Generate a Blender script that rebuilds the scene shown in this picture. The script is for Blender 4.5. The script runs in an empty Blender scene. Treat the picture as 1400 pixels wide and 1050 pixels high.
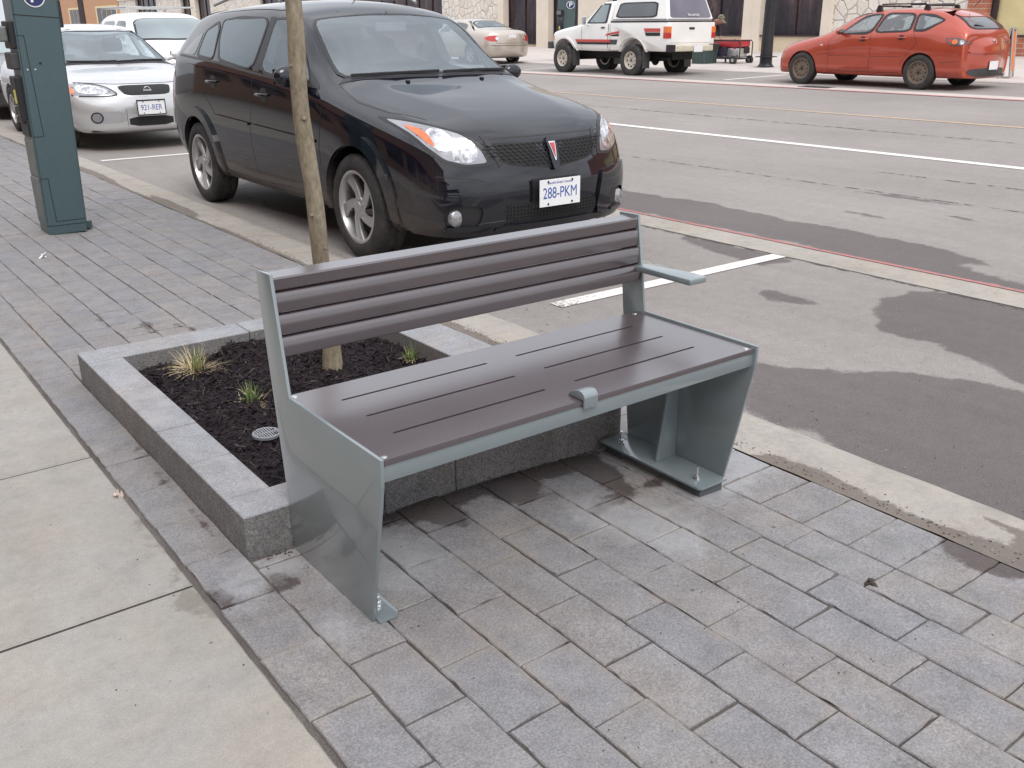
import bpy, bmesh, math, random
import numpy as np
from mathutils import Vector, Matrix, noise as mn, geometry as mg
from mathutils.bvhtree import BVHTree
random.seed(7)
S=bpy.context.scene; COL=S.collection; R_=math.radians; PI=math.pi
# ---------------- camera ----------------
F=Vector((0.56167767,0.74676027,-0.35618434)); Rt=Vector((0.79773907,-0.60297109,-0.00618397)); U=Vector((0.21938681,0.28066877,0.93439524))
cam=bpy.data.objects.new('camera',bpy.data.cameras.new('camera')); COL.objects.link(cam)
cam.matrix_world=Matrix(((Rt.x,U.x,-F.x,0),(Rt.y,U.y,-F.y,0),(Rt.z,U.z,-F.z,1.254),(0,0,0,1)))
cam.data.sensor_width=36; cam.data.lens=1285.5/1400*36; cam.data.clip_start=.05; cam.data.clip_end=2000
S.camera=cam
# ---------------- world, sun, exposure ----------------
SUN_EL,SUN_ROT=R_(52),R_(200)
w=bpy.data.worlds.new('World'); S.world=w; w.use_nodes=True
nt=w.node_tree; nt.nodes.clear()
sky=nt.nodes.new('ShaderNodeTexSky'); sky.sky_type='NISHITA'; sky.sun_disc=False; sky.sun_elevation=SUN_EL; sky.sun_rotation=SUN_ROT
sky.air_density=1; sky.dust_density=1.5; sky.ozone_density=.6
hsv=nt.nodes.new('ShaderNodeHueSaturation'); hsv.inputs['Saturation'].default_value=.22
nt.links.new(sky.outputs[0],hsv.inputs['Color'])
tc=nt.nodes.new('ShaderNodeTexCoord'); nz=nt.nodes.new('ShaderNodeTexNoise'); nz.inputs['Scale'].default_value=2.2; nz.inputs['Detail'].default_value=5
mp=nt.nodes.new('ShaderNodeMapping'); mp.inputs['Scale'].default_value=(1,1,2.5)
nt.links.new(tc.outputs['Generated'],mp.inputs[0]); nt.links.new(mp.outputs[0],nz.inputs['Vector'])
cr=nt.nodes.new('ShaderNodeValToRGB'); cr.color_ramp.elements[0].position=.35; cr.color_ramp.elements[0].color=(.78,.80,.84,1); cr.color_ramp.elements[1].position=.68; cr.color_ramp.elements[1].color=(1.23,1.225,1.235,1)
nt.links.new(nz.outputs['Fac'],cr.inputs[0])
mx=nt.nodes.new('ShaderNodeMix'); mx.data_type='RGBA'; mx.blend_type='MULTIPLY'; mx.inputs[0].default_value=1
ov=nt.nodes.new('ShaderNodeMix'); ov.data_type='RGBA'; ov.inputs[0].default_value=.72; ov.inputs[7].default_value=(8.2,8.35,8.7,1)
nt.links.new(hsv.outputs[0],ov.inputs[6]); nt.links.new(ov.outputs[2],mx.inputs[6]); nt.links.new(cr.outputs[0],mx.inputs[7])
bg=nt.nodes.new('ShaderNodeBackground'); bg.inputs['Strength'].default_value=.13
sp=nt.nodes.new('ShaderNodeSeparateXYZ'); nt.links.new(tc.outputs['Generated'],sp.inputs[0])
gr=nt.nodes.new('ShaderNodeMapRange'); gr.inputs['From Min'].default_value=0; gr.inputs['From Max'].default_value=1; gr.inputs['To Min'].default_value=.80; gr.inputs['To Max'].default_value=1.5
nt.links.new(sp.outputs['Z'],gr.inputs['Value'])
vm=nt.nodes.new('ShaderNodeVectorMath'); vm.operation='SCALE'; nt.links.new(mx.outputs[2],vm.inputs[0]); nt.links.new(gr.outputs[0],vm.inputs['Scale'])
nt.links.new(vm.outputs[0],bg.inputs['Color'])
wo=nt.nodes.new('ShaderNodeOutputWorld'); nt.links.new(bg.outputs[0],wo.inputs[0])
sl=bpy.data.lights.new('sun','SUN'); sl.energy=1.3; sl.angle=R_(28); sl.color=(1,.965,.93)
so=bpy.data.objects.new('sun',sl); COL.objects.link(so)
sd=Vector((math.sin(SUN_ROT)*math.cos(SUN_EL),math.cos(SUN_ROT)*math.cos(SUN_EL),math.sin(SUN_EL)))
so.rotation_euler=sd.to_track_quat('Z','Y').to_euler()
S.view_settings.view_transform='Standard'; S.view_settings.look='None'; S.view_settings.gamma=1; S.view_settings.exposure=0.27
# ---------------- node helper ----------------
class N:
    def __init__(s,name,**k):
        s.m=bpy.data.materials.new(name); s.m.use_nodes=True; s.t=s.m.node_tree; s.b=s.t.nodes['Principled BSDF']
        s.set(**k)
    def set(s,col=None,rough=None,metal=None,spec=None,coat=None,ior=None,em=None,ems=None,coatr=None,trans=None,alpha=None):
        I=s.b.inputs
        def p(n,v):
            if v is None: return
            if isinstance(v,bpy.types.NodeSocket): s.t.links.new(v,I[n])
            else:
                if n in('Base Color','Emission Color') and len(v)==3: v=(*v,1)
                I[n].default_value=v
        p('Base Color',col);p('Roughness',rough);p('Metallic',metal);p('Specular IOR Level',spec);p('Coat Weight',coat);p('IOR',ior);p('Emission Color',em);p('Emission Strength',ems);p('Coat Roughness',coatr);p('Transmission Weight',trans);p('Alpha',alpha)
    def n(s,t): return s.t.nodes.new('ShaderNode'+t)
    def l(s,v,sock):
        if isinstance(v,bpy.types.NodeSocket): s.t.links.new(v,sock)
        else:
            if sock.type=='RGBA' and len(v)==3: v=(*v,1)
            sock.default_value=v
    def co(s,scale=None,rot=None,loc=None,kind='Object'):
        o=s.n('TexCoord').outputs[kind]
        if scale or rot or loc:
            m=s.n('Mapping'); s.l(o,m.inputs[0])
            if scale: m.inputs['Scale'].default_value=scale
            if rot: m.inputs['Rotation'].default_value=rot
            if loc: m.inputs['Location'].default_value=loc
            o=m.outputs[0]
        return o
    def noise(s,sc,det=4,ro=.5,vec=None,dist=0):
        x=s.n('TexNoise'); x.inputs['Scale'].default_value=sc; x.inputs['Detail'].default_value=det; x.inputs['Roughness'].default_value=ro; x.inputs['Distortion'].default_value=dist
        s.l(vec if vec is not None else s.co(),x.inputs['Vector']); return x.outputs['Fac']
    def voro(s,sc,vec=None,feat='F1',out='Distance',rand=1):
        x=s.n('TexVoronoi'); x.feature=feat; x.inputs['Scale'].default_value=sc; x.inputs['Randomness'].default_value=rand
        s.l(vec if vec is not None else s.co(),x.inputs['Vector']); return x.outputs[out]
    def ramp(s,f,*st,interp='LINEAR'):
        r=s.n('ValToRGB'); s.l(f,r.inputs[0]); e=r.color_ramp.elements; r.color_ramp.interpolation=interp
        while len(e)<len(st): e.new(.5)
        for i,(p,c) in enumerate(st):
            e[i].position=p
            if not hasattr(c,'__len__'): c=(c,c,c)
            e[i].color=(*c[:3],1)
        return r.outputs['Color']
    def mix(s,f,a,b,mode='MIX'):
        m=s.n('Mix'); m.data_type='RGBA'; m.blend_type=mode; s.l(f,m.inputs[0]); s.l(a,m.inputs[6]); s.l(b,m.inputs[7]); return m.outputs[2]
    def math(s,op,a,b=0,clamp=False):
        m=s.n('Math'); m.operation=op; m.use_clamp=clamp; s.l(a,m.inputs[0]); s.l(b,m.inputs[1]); return m.outputs[0]
    def attr(s,n,out='Fac'):
        a=s.n('Attribute'); a.attribute_name=n; return a.outputs[out]
    def bump(s,h,st=.3,d=.01):
        b=s.n('Bump'); b.inputs['Strength'].default_value=st; b.inputs['Distance'].default_value=d; s.l(h,b.inputs['Height']); s.t.links.new(b.outputs[0],s.b.inputs['Normal'])
def plain(name,col,rough=.5,metal=0,coat=0,var=.12,sc=12,spec=.5,bump=0,bsc=80,ior=None,coatr=None):
    n=N(name,rough=rough,metal=metal,coat=coat,spec=spec,ior=ior,coatr=coatr)
    f=n.noise(sc,5,.6)
    n.set(col=n.ramp(f,(.25,[c*(1-var) for c in col]),(.75,[min(1,c*(1+var)) for c in col])))
    if bump: n.bump(n.noise(bsc,3),bump,.002)
    return n.m
# ---------------- mesh helper ----------------
class MB:
    def __init__(s): s.v=[];s.f=[];s.sm=[];s.mi=[]
    def add(s,vs,fs,smooth=False,mi=0,M=None):
        o=len(s.v); s.v+= [tuple(M@Vector(v)) for v in vs] if M else [tuple(v) for v in vs]
        s.f+=[tuple(o+i for i in f) for f in fs]; s.sm+=[smooth]*len(fs); s.mi+=[mi]*len(fs); return s
    def box(s,a,b,mi=0,M=None,bev=0,seg=2):
        x0,y0,z0=a;x1,y1,z1=b
        if bev>0:
            bm=bmesh.new(); bmesh.ops.create_cube(bm,size=1)
            for v in bm.verts: v.co=Vector(((x0+x1)/2+v.co.x*(x1-x0),(y0+y1)/2+v.co.y*(y1-y0),(z0+z1)/2+v.co.z*(z1-z0)))
            bmesh.ops.bevel(bm,geom=bm.edges[:],offset=bev,segments=seg,affect='EDGES',profile=.5)
            s.frombm(bm,M=M,mi=mi); return s
        return s.add([(x0,y0,z0),(x1,y0,z0),(x1,y1,z0),(x0,y1,z0),(x0,y0,z1),(x1,y0,z1),(x1,y1,z1),(x0,y1,z1)],
          [(0,3,2,1),(4,5,6,7),(0,1,5,4),(1,2,6,5),(2,3,7,6),(3,0,4,7)],mi=mi,M=M)
    def frombm(s,bm,M=None,mi=0,smooth=False):
        bm.verts.index_update(); s.add([v.co.copy() for v in bm.verts],[tuple(v.index for v in f.verts) for f in bm.faces],smooth,mi,M); bm.free(); return s
    def prism(s,poly,axis,a,b,bev=0,mi=0,M=None,seg=2):
        # poly in the two other axes (order x,y,z minus axis), extruded a..b along axis
        bm=bmesh.new()
        def P(p,t): q=list(p); q.insert(axis,t); return q
        vs=[bm.verts.new(P(p,a)) for p in poly]; f=bm.faces.new(vs)
        r=bmesh.ops.extrude_face_region(bm,geom=[f]); bmesh.ops.translate(bm,verts=[v for v in r['geom'] if isinstance(v,bmesh.types.BMVert)],vec=P((0,0),b-a))
        bmesh.ops.recalc_face_normals(bm,faces=bm.faces[:])
        if bev: bmesh.ops.bevel(bm,geom=bm.edges[:],offset=bev,segments=seg,affect='EDGES',profile=.5)
        return s.frombm(bm,M,mi)
    def cyl(s,p0,p1,r0,r1=None,n=16,caps=True,mi=0,smooth=True,M=None):
        if r1 is None:r1=r0
        p0=Vector(p0);p1=Vector(p1);d=(p1-p0).normalized(); a=d.orthogonal().normalized(); b=d.cross(a)
        vs=[];
        for p,r in((p0,r0),(p1,r1)):
            for i in range(n):
                t=2*PI*i/n; vs.append(p+a*(r*math.cos(t))+b*(r*math.sin(t)))
        s.add(vs,[(i,(i+1)%n,n+(i+1)%n,n+i) for i in range(n)],smooth,mi,M)
        if caps: s.add(vs,[tuple(range(n-1,-1,-1)),tuple(range(n,2*n))],False,mi,M)
        return s
    def tube(s,pts,rs,n=10,mi=0,caps=True,M=None):
        pts=[Vector(p) for p in pts]; 
        if not hasattr(rs,'__len__'): rs=[rs]*len(pts)
        vs=[];a=None
        for i,p in enumerate(pts):
            d=(pts[min(i+1,len(pts)-1)]-pts[max(i-1,0)]).normalized()
            if a is None: a=d.orthogonal().normalized()
            else: a=(a-d*a.dot(d)).normalized()
            b=d.cross(a)
            for k in range(n):
                t=2*PI*k/n; vs.append(p+a*(rs[i]*math.cos(t))+b*(rs[i]*math.sin(t)))
        fs=[(i*n+k,i*n+(k+1)%n,(i+1)*n+(k+1)%n,(i+1)*n+k) for i in range(len(pts)-1) for k in range(n)]
        s.add(vs,fs,True,mi,M)
        if caps: s.add(vs,[tuple(range(n-1,-1,-1)),tuple(range(len(vs)-n,len(vs)))],False,mi,M)
        return s
    def lathe(s,prof,n=32,M=None,mi=0,smooth=True,closed=False,mod=None):
        # prof: (r, t) around local Z
        vs=[];m=len(prof)
        for i in range(n):
            a=2*PI*i/n
            for j,(r,z) in enumerate(prof):
                if mod: r=r+mod(i,j)
                vs.append((r*math.cos(a),r*math.sin(a),z))
        fs=[];J=m if closed else m-1
        for i in range(n):
            for j in range(J):
                fs.append((i*m+j,((i+1)%n)*m+j,((i+1)%n)*m+(j+1)%m,i*m+(j+1)%m))
        return s.add(vs,fs,smooth,mi,M)
    def build(s,name,mats,parent=None,auto=None):
        me=bpy.data.meshes.new(name); me.from_pydata(s.v,[],s.f)
        if not isinstance(mats,(list,tuple)): mats=[mats]
        for m in mats: me.materials.append(m)
        me.polygons.foreach_set('use_smooth',s.sm); me.polygons.foreach_set('material_index',s.mi); me.update()
        if auto is not None: me.set_sharp_from_angle(angle=R_(auto))
        o=bpy.data.objects.new(name,me); COL.objects.link(o)
        if parent: o.parent=parent
        return o
def tag(o,label=None,cat=None,group=None,kind=None):
    if label:o['label']=label
    if cat:o['category']=cat
    if group:o['group']=group
    if kind:o['kind']=kind
    return o
def empty(name,loc=(0,0,0),rz=0,**k):
    o=bpy.data.objects.new(name,None); COL.objects.link(o); o.location=loc; o.rotation_euler=(0,0,rz); o.empty_display_size=.2; tag(o,**k); return o
def text(s,size,m,parent,loc,rot,name='lettering',ex=.0006,sx=1,bold=0,space=1):
    c=bpy.data.curves.new(name,'FONT'); c.body=s; c.size=size; c.extrude=ex; c.align_x='CENTER'; c.align_y='CENTER'; c.offset=bold; c.space_character=space
    t=bpy.data.objects.new('tmp',c); COL.objects.link(t); dg=bpy.context.evaluated_depsgraph_get(); me=bpy.data.meshes.new_from_object(t.evaluated_get(dg)); bpy.data.objects.remove(t)
    me.materials.clear(); me.materials.append(m); o=bpy.data.objects.new(name,me); COL.objects.link(o); o.location=loc; o.rotation_euler=rot; o.scale=(sx,1,1)
    if parent:o.parent=parent
    return o
def copy_tree(o,parent=None):
    c=o.copy(); COL.objects.link(c)
    if parent: c.parent=parent
    for ch in list(o.children): copy_tree(ch,c)
    return c
# ---------------- materials ----------------
def stone(name,c1,c2,spk=.3,rough=.85,spsc=260,attrs=False,bump=.25):
    n=N(name,rough=rough); v=n.co()
    if attrs:
        base=n.ramp(n.attr('tone'),(0,(.208,.204,.210)),(.3,(.222,.217,.222)),(.55,(.232,.224,.223)),(.8,(.214,.210,.218)),(1,(.242,.232,.229)))
    else: base=n.ramp(n.noise(1.3,3,vec=v),(.3,c1),(.7,c2))
    big=n.ramp(n.noise(9,8,.8,v),(.28,.72),(.5,1.0),(.74,1.26))
    col=n.mix(1,base,big,'MULTIPLY')
    tint=n.ramp(n.noise(3.1,3,.5,v,.5),(.42,(1,1,1)),(.62,(1.07,1.0,.93)),(.8,(1.0,.98,1.03)))
    col=n.mix(.8,col,tint,'MULTIPLY')
    sp=n.noise(spsc,2,.7,v); col=n.mix(1,col,n.ramp(sp,(.28,1-spk*1.3),(.5,1.0),(.74,1+spk*1.5)),'MULTIPLY')
    sp2=n.ramp(n.noise(95,2,.8,v),(.3,.8),(.7,1.2)); col=n.mix(spk*2,col,sp2,'MULTIPLY')
    if attrs:
        ed=n.math('MULTIPLY',n.attr('edge'),n.ramp(n.noise(3.3,5,.7,v),(.48,0),(.66,1))); ed=n.math('MULTIPLY',ed,n.ramp(n.noise(40,5,.8,v),(.3,.2),(.6,1)),clamp=True)
        col=n.mix(n.math('MULTIPLY',ed,.75),col,(.285,.245,.205))
        gm=n.ramp(n.voro(5.5,v),(.028,.5),(.045,1)); col=n.mix(n.ramp(n.noise(1.7,2,vec=v),(.48,0),(.56,1)),col,n.mix(1,col,gm,'MULTIPLY'))
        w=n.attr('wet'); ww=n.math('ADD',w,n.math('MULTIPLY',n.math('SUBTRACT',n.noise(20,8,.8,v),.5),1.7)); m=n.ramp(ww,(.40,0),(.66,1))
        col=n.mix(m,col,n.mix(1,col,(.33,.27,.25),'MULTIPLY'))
        p=n.attr('pale'); pp=n.math('ADD',p,n.math('MULTIPLY',n.math('SUBTRACT',n.noise(22,7,.8,v),.5),1.6)); m2=n.ramp(pp,(.52,0),(1.0,.45))
        col=n.mix(m2,col,(.43,.43,.44))
        n.set(rough=n.math('SUBTRACT',rough,n.math('MULTIPLY',m,.35)))
    n.set(col=col); n.bump(n.mix(.5,sp,n.noise(40,4,vec=v)),bump,.002); return n.m
M={}
M['paver']=stone('paver',0,0,.24,attrs=True,spsc=200)
M['granite']=stone('granite',(.27,.275,.29),(.30,.30,.315),.26,.8,320)
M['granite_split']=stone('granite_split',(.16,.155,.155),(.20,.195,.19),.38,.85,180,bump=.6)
def sand():
    n=N('joint sand',rough=.95); v=n.co(); a=n.noise(1.1,5,.6,v)
    n.set(col=n.mix(1,n.ramp(a,(.38,(.075,.062,.055)),(.5,(.12,.105,.095)),(.62,(.24,.215,.195))),n.ramp(n.noise(300,2,vec=v),(.3,.6),(.7,1.4)),'MULTIPLY')); n.bump(n.noise(200,3,vec=v),.6,.003); return n.m
M['sand']=sand()
def concrete(name,c,joint=True,stain=.25,warm=.5,WM=(.50,.46,.44)):
    n=N(name,rough=.9); v=n.co()
    col=n.ramp(n.noise(.8,5,.6,v),(.3,[x*.9 for x in c]),(.7,[x*1.1 for x in c]))
    col=n.mix(1,col,n.ramp(n.noise(6,8,.75,v),(.25,1-stain),(.5,1.0),(.75,1.12)),'MULTIPLY')
    col=n.mix(warm,col,n.mix(1,col,n.ramp(n.noise(2.3,4,.6,v,1),(.4,(1,1,1)),(.65,(1.06,.98,.86))),'MULTIPLY'))
    col=n.mix(1,col,n.ramp(n.noise(330,2,.6,v),(.3,.86),(.7,1.14)),'MULTIPLY'); col=n.mix(1,col,n.ramp(n.noise(28,7,.85,v),(.3,.88),(.7,1.1)),'MULTIPLY'); col=n.mix(1,col,n.ramp(n.voro(7,n.mix(.05,v,n.n('TexNoise').outputs['Color'],'LINEAR_LIGHT')),(.022,.55),(.04,1)),'MULTIPLY')
    pit=n.ramp(n.voro(38,v),(.035,.45),(.07,1)); col=n.mix(1,col,n.mix(n.ramp(n.noise(5,2,vec=v),(.5,0),(.62,1)),(1,1,1),pit),'MULTIPLY')
    w=n.attr('wet'); ww=n.math('ADD',w,n.math('MULTIPLY',n.math('SUBTRACT',n.noise(18,8,.8,v),.5),1.7)); m=n.ramp(ww,(.44,0),(.68,1))
    col=n.mix(m,col,n.mix(1,col,WM,'MULTIPLY'))
    n.set(col=col); n.bump(n.noise(160,4,.7,v),.25,.002); return n.m
M['concrete']=concrete('sidewalk concrete',(.325,.310,.286),stain=.18,WM=(.74,.71,.68))
M['curb']=concrete('curb concrete',(.350,.322,.288),stain=.30)
M['farwalk']=concrete('far walk concrete',(.50,.45,.42),stain=.08,warm=.3)
def asphalt(name,c,wetc=(.45,.40,.42)):
    n=N(name,rough=.88); v=n.co()
    col=n.ramp(n.noise(.35,4,.6,v),(.3,[x*.88 for x in c]),(.7,[x*1.1 for x in c]))
    st=n.noise(2.2,5,.6,n.co(scale=(3,.35,1))); col=n.mix(1,col,n.ramp(st,(.25,.94),(.6,1.03)),'MULTIPLY')
    col=n.mix(1,col,n.ramp(n.noise(11,8,.85,v),(.3,.86),(.7,1.1)),'MULTIPLY')
    col=n.mix(1,col,n.ramp(n.noise(210,3,.85,v),(.32,.55),(.5,1),(.70,1.45)),'MULTIPLY')
    w=n.attr('wet'); ww=n.math('ADD',w,n.math('MULTIPLY',n.math('SUBTRACT',n.noise(6,9,.8,v),.5),1.5)); m=n.ramp(ww,(.40,0),(.64,1))
    col=n.mix(m,col,n.mix(1,col,wetc,'MULTIPLY'))
    n.set(col=col,rough=n.math('SUBTRACT',.9,n.math('MULTIPLY',m,.18))); n.bump(n.noise(230,3,.8,v),.5,.004); return n.m
M['asphalt']=asphalt('asphalt',(.275,.248,.230),(.46,.43,.44))
def paint(name,c,wear=.45):
    n=N(name,rough=.75); v=n.co(); f=n.noise(26,6,.85,v); a=n.attr('wear'); m=n.ramp(n.math('ADD',f,a),(wear,0),(wear+.09,1))
    n.set(col=n.mix(m,c,(.20,.18,.17))); n.bump(n.noise(200,3,vec=v),.3,.002); return n.m
M['white_line']=paint('white road paint',(.72,.68,.64),.62)
M['yellow_line']=paint('yellow road paint',(.52,.37,.24),.50)
M['red_line']=paint('red kerb paint',(.50,.16,.15),.50)
def steel(name,c,rough=.28):
    n=N(name,rough=rough,metal=.2,coat=1,coatr=.05,spec=.5); v=n.co()
    n.set(col=n.ramp(n.noise(3,4,vec=v),(.3,[x*.95 for x in c]),(.7,[x*1.05 for x in c]))); n.bump(n.noise(420,2,vec=v),.02,.001); return n.m
M['bench_steel']=steel('powder coated steel',(.222,.262,.272))
def slatm():
    n=N('brown composite board',rough=.32,spec=.9,coat=.9,coatr=.22); n.b.inputs['Coat IOR'].default_value=1.75; v=n.co()
    c=n.ramp(n.noise(2.2,4,.6,v),(.3,(.066,.048,.053)),(.7,(.080,.060,.064)))
    c=n.mix(1,c,n.ramp(n.noise(60,4,.7,n.co(scale=(.15,1,1))),(.3,.93),(.7,1.06)),'MULTIPLY')
    sm=n.ramp(n.noise(4,3,.5,v),(.4,.28),(.7,.33)); n.set(col=c,rough=sm); n.bump(n.noise(300,2,vec=v),.06,.001); return n.m
M['slat']=slatm()
def backm():
    n=N('brown composite back board',rough=.28,spec=.7,coat=1,coatr=.16); n.b.inputs['Coat IOR'].default_value=1.75; v=n.co()
    n.set(col=n.mix(1,n.ramp(n.noise(2.2,4,.6,v),(.3,(.048,.033,.037)),(.7,(.062,.045,.048))),n.ramp(n.noise(60,4,.7,n.co(scale=(.12,1,1))),(.3,.88),(.7,1.1)),'MULTIPLY')); n.bump(n.noise(300,2,vec=v),.03,.001); return n.m
M['slatb']=backm()
M['chrome']=plain('bright bolt steel',(.72,.72,.73),.22,1,var=.05)
M['dark']=plain('dark plastic',(.018,.017,.019),.5)
M['black_rubber']=plain('black rubber',(.03,.029,.03),.75,var=.3,bump=.3)
# ---------------- terrain ----------------
H=1.254
def drop(x):
    if x<1.35: return 0
    if x<1.985: return .035*(x-1.35)/.635
    return min(.045,.035+.02*(x-1.985))
def G(x,y,z=0):
    d=drop(x); k=1+d/H; return (x*k,y*k,z-d)
def inpoly(x,y,p):
    c=False;n=len(p);j=n-1
    for i in range(n):
        xi,yi=p[i];xj,yj=p[j]
        if (yi>y)!=(yj>y) and x<(xj-xi)*(y-yi)/(yj-yi)+xi: c=not c
        j=i
    return c
def pdist(x,y,p):
    d=1e9
    for i in range(len(p)):
        ax,ay=p[i];bx,by=p[i-1]; dx,dy=bx-ax,by-ay; t=max(0,min(1,((x-ax)*dx+(y-ay)*dy)/(dx*dx+dy*dy+1e-12)))
        d=min(d,math.hypot(x-ax-t*dx,y-ay-t*dy))
    return d
def wetf(x,y,polys,soft):
    m=0; k=soft*1.1; x,y=x+k*mn.fractal(Vector((x/k*.25,y/k*.25,3)),1,2,3),y+k*mn.fractal(Vector((x/k*.25,y/k*.25,8)),1,2,3)
    for p,bb in polys:
        if not(bb[0]-soft<x<bb[1]+soft and bb[2]-soft<y<bb[3]+soft): continue
        d=pdist(x,y,p); s=d if inpoly(x,y,p) else -d
        m=max(m,min(1,max(0,.5+s/(2*soft))))
    return m
def PL(*ps): return [(p,(min(a for a,b in p),max(a for a,b in p),min(b for a,b in p),max(b for a,b in p))) for p in ps]
def circ(x,y,a,b,n=12): return [(x+a*math.cos(2*PI*i/n),y+b*math.sin(2*PI*i/n)) for i in range(n)]
def attr(o,name,vals):
    a=o.data.attributes.new(name,'FLOAT','POINT'); a.data.foreach_set('value',vals)
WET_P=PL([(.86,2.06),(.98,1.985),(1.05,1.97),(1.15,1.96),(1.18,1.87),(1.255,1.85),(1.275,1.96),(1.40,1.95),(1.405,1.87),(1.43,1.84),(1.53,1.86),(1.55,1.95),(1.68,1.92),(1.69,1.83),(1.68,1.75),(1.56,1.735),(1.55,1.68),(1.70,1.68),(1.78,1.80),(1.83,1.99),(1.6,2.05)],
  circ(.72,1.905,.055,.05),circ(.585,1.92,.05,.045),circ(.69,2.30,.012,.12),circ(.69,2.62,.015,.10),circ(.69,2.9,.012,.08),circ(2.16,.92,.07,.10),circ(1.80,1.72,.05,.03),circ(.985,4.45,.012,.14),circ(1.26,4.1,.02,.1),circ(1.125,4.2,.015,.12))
PALE_P=PL(circ(.72,1.98,.12,.12),circ(.76,1.62,.07,.12),circ(1.9,1.60,.16,.10),circ(2.05,1.75,.18,.25),circ(1.93,2.0,.08,.15),circ(.95,1.85,.2,.2),circ(.63,1.93,.08,.1),circ(1.60,1.60,.15,.25))
# pavers: one mesh, every stone its own bevelled slab
def pavers():
    X=[.565,.705,.85,.99,1.13,1.27,1.405,1.548,1.69,1.822,1.955,2.185]
    ph={0:1.647,1:1.296,2:1.404,3:1.294,4:1.395,5:1.51,6:1.138,7:1.257,8:1.352,9:1.265}
    V=[];Fc=[];tone=[];wet=[];pale=[];edge=[]
    rnd=random.Random(3)
    def skip(x,y): return .72<x<1.94 and 2.05<y<3.62
    def add(x0,x1,y0,y1,sub):
        g=rnd.choice([.0014,.002,.0026,.0038]); 
        if rnd.random()<.25 and y0>0: g=.0006
        x0+=g;x1-=g;y0+=g;y1-=g; t=rnd.random(); t2=rnd.uniform(-.0012,.0016); tx=rnd.uniform(-.006,.006)
        jj=[rnd.uniform(-.0015,.0015) for _ in range(8)]
        nx=max(1,int((x1-x0)/.024)) if sub else 1; ny=max(1,int((y1-y0)/.024)) if sub else 1
        b=.0025
        gx=[x0,x0+b]+[x0+(x1-x0)*i/nx for i in range(1,nx)]+[x1-b,x1]; gy=[y0,y0+b]+[y0+(y1-y0)*i/ny for i in range(1,ny)]+[y1-b,y1]
        o=len(V)
        for i,x in enumerate(gx):
            for j,y in enumerate(gy):
                u=(x-x0)/(x1-x0);v=(y-y0)/(y1-y0)
                e=i in(0,len(gx)-1) or j in(0,len(gy)-1)
                cx=(jj[0]*(1-u)*(1-v)+jj[1]*u*(1-v)+jj[2]*(1-u)*v+jj[3]*u*v); cy=(jj[4]*(1-u)*(1-v)+jj[5]*u*(1-v)+jj[6]*(1-u)*v+jj[7]*u*v)
                if sub and e:
                    q=mn.noise(Vector((x*45,y*45,t*9)))*.0026+max(0,mn.noise(Vector((x*22,y*22,t*5)))-.25)*.012*(1 if i==0 or j==0 else -1); cx+=q if i in(0,len(gx)-1) else 0; cy+=q if j in (0,len(gy)-1) else 0
                V.append(G(x+cx,y+cy,t2+tx*(v-.5)*.2-(.0028 if e else 0))); tone.append(t); edge.append(1 if (sub and (i<2 or j<2 or i>len(gx)-3 or j>len(gy)-3)) else 0)
                wet.append(wetf(x,y,WET_P,.03) if sub else 0); pale.append(wetf(x,y,PALE_P,.08) if sub else 0)
        m=len(gy)
        for i in range(len(gx)-1):
            for j in range(m-1): Fc.append((o+i*m+j,o+(i+1)*m+j,o+(i+1)*m+j+1,o+i*m+j+1))
        # skirt
        ring=[i*m for i in range(len(gx))]+[(len(gx)-1)*m+j for j in range(1,m)]+[i*m+m-1 for i in range(len(gx)-2,-1,-1)]+[j for j in range(m-2,0,-1)]
        k=len(V)
        for r in ring:
            a=V[o+r]; V.append((a[0],a[1],a[2]-.02)); tone.append(t); edge.append(1); wet.append(wet[o+r]); pale.append(0)
        L=len(ring)
        for i in range(L): Fc.append((o+ring[i],k+i,k+(i+1)%L,o+ring[(i+1)%L]))
    for c in range(11):
        x0,x1=X[c],X[c+1]
        if c==10: per=.1403; y=1.31-per*40
        else: per=.235; y=ph[c]-per*22
        while y<30:
            y1=y+per+(rnd.uniform(-.004,.004) if c<10 else rnd.uniform(-.0015,.0015))
            segs=[(y,y1)]
            if c not in(0,10) and (y>3.6 or y<0) and rnd.random()<.35: segs=[(y,(y+y1)/2),((y+y1)/2,y1)]
            for a,b in segs:
                mid=((x0+x1)/2,(a+b)/2)
                if c==0 or c==10 or not(2.04<mid[1]<3.65):
                    add(x0,x1,a,b,-.2<mid[1]<4.8)
                elif a<2.04<b: add(x0,x1,a,2.036,True)
                elif a<3.65<b: add(x0,x1,3.655,b,True)
            y=y1
    me=bpy.data.meshes.new('paving_stones'); me.from_pydata(V,[],Fc); me.materials.append(M['paver']); o=bpy.data.objects.new('paving_stones',me); COL.objects.link(o)
    attr(o,'edge',edge);attr(o,'tone',tone);attr(o,'wet',wet);attr(o,'pale',pale); tag(o,kind='structure')
pavers()
def sheet(name,xs,ys,zf,mat,wf=None,kind='structure'):
    V=[];m=len(ys)
    for x in xs:
        for y in ys: V.append(zf(x,y))
    Fc=[(i*m+j,(i+1)*m+j,(i+1)*m+j+1,i*m+j+1) for i in range(len(xs)-1) for j in range(m-1)]
    me=bpy.data.meshes.new(name); me.from_pydata(V,[],Fc); me.materials.append(mat); o=bpy.data.objects.new(name,me); COL.objects.link(o)
    for p in me.polygons: p.use_smooth=True
    attr(o,'wet',[wf(x,y) if wf else 0 for x in xs for y in ys])
    return tag(o,kind=kind)
def lin(a,b,n): return [a+(b-a)*i/n for i in range(n+1)]
sheet('sand_bed',[.55,1.35,1.6,1.985,2.2],[-4,0,2,4,8,16,30],lambda x,y:G(x,y,-.0062),M['sand'])
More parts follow.
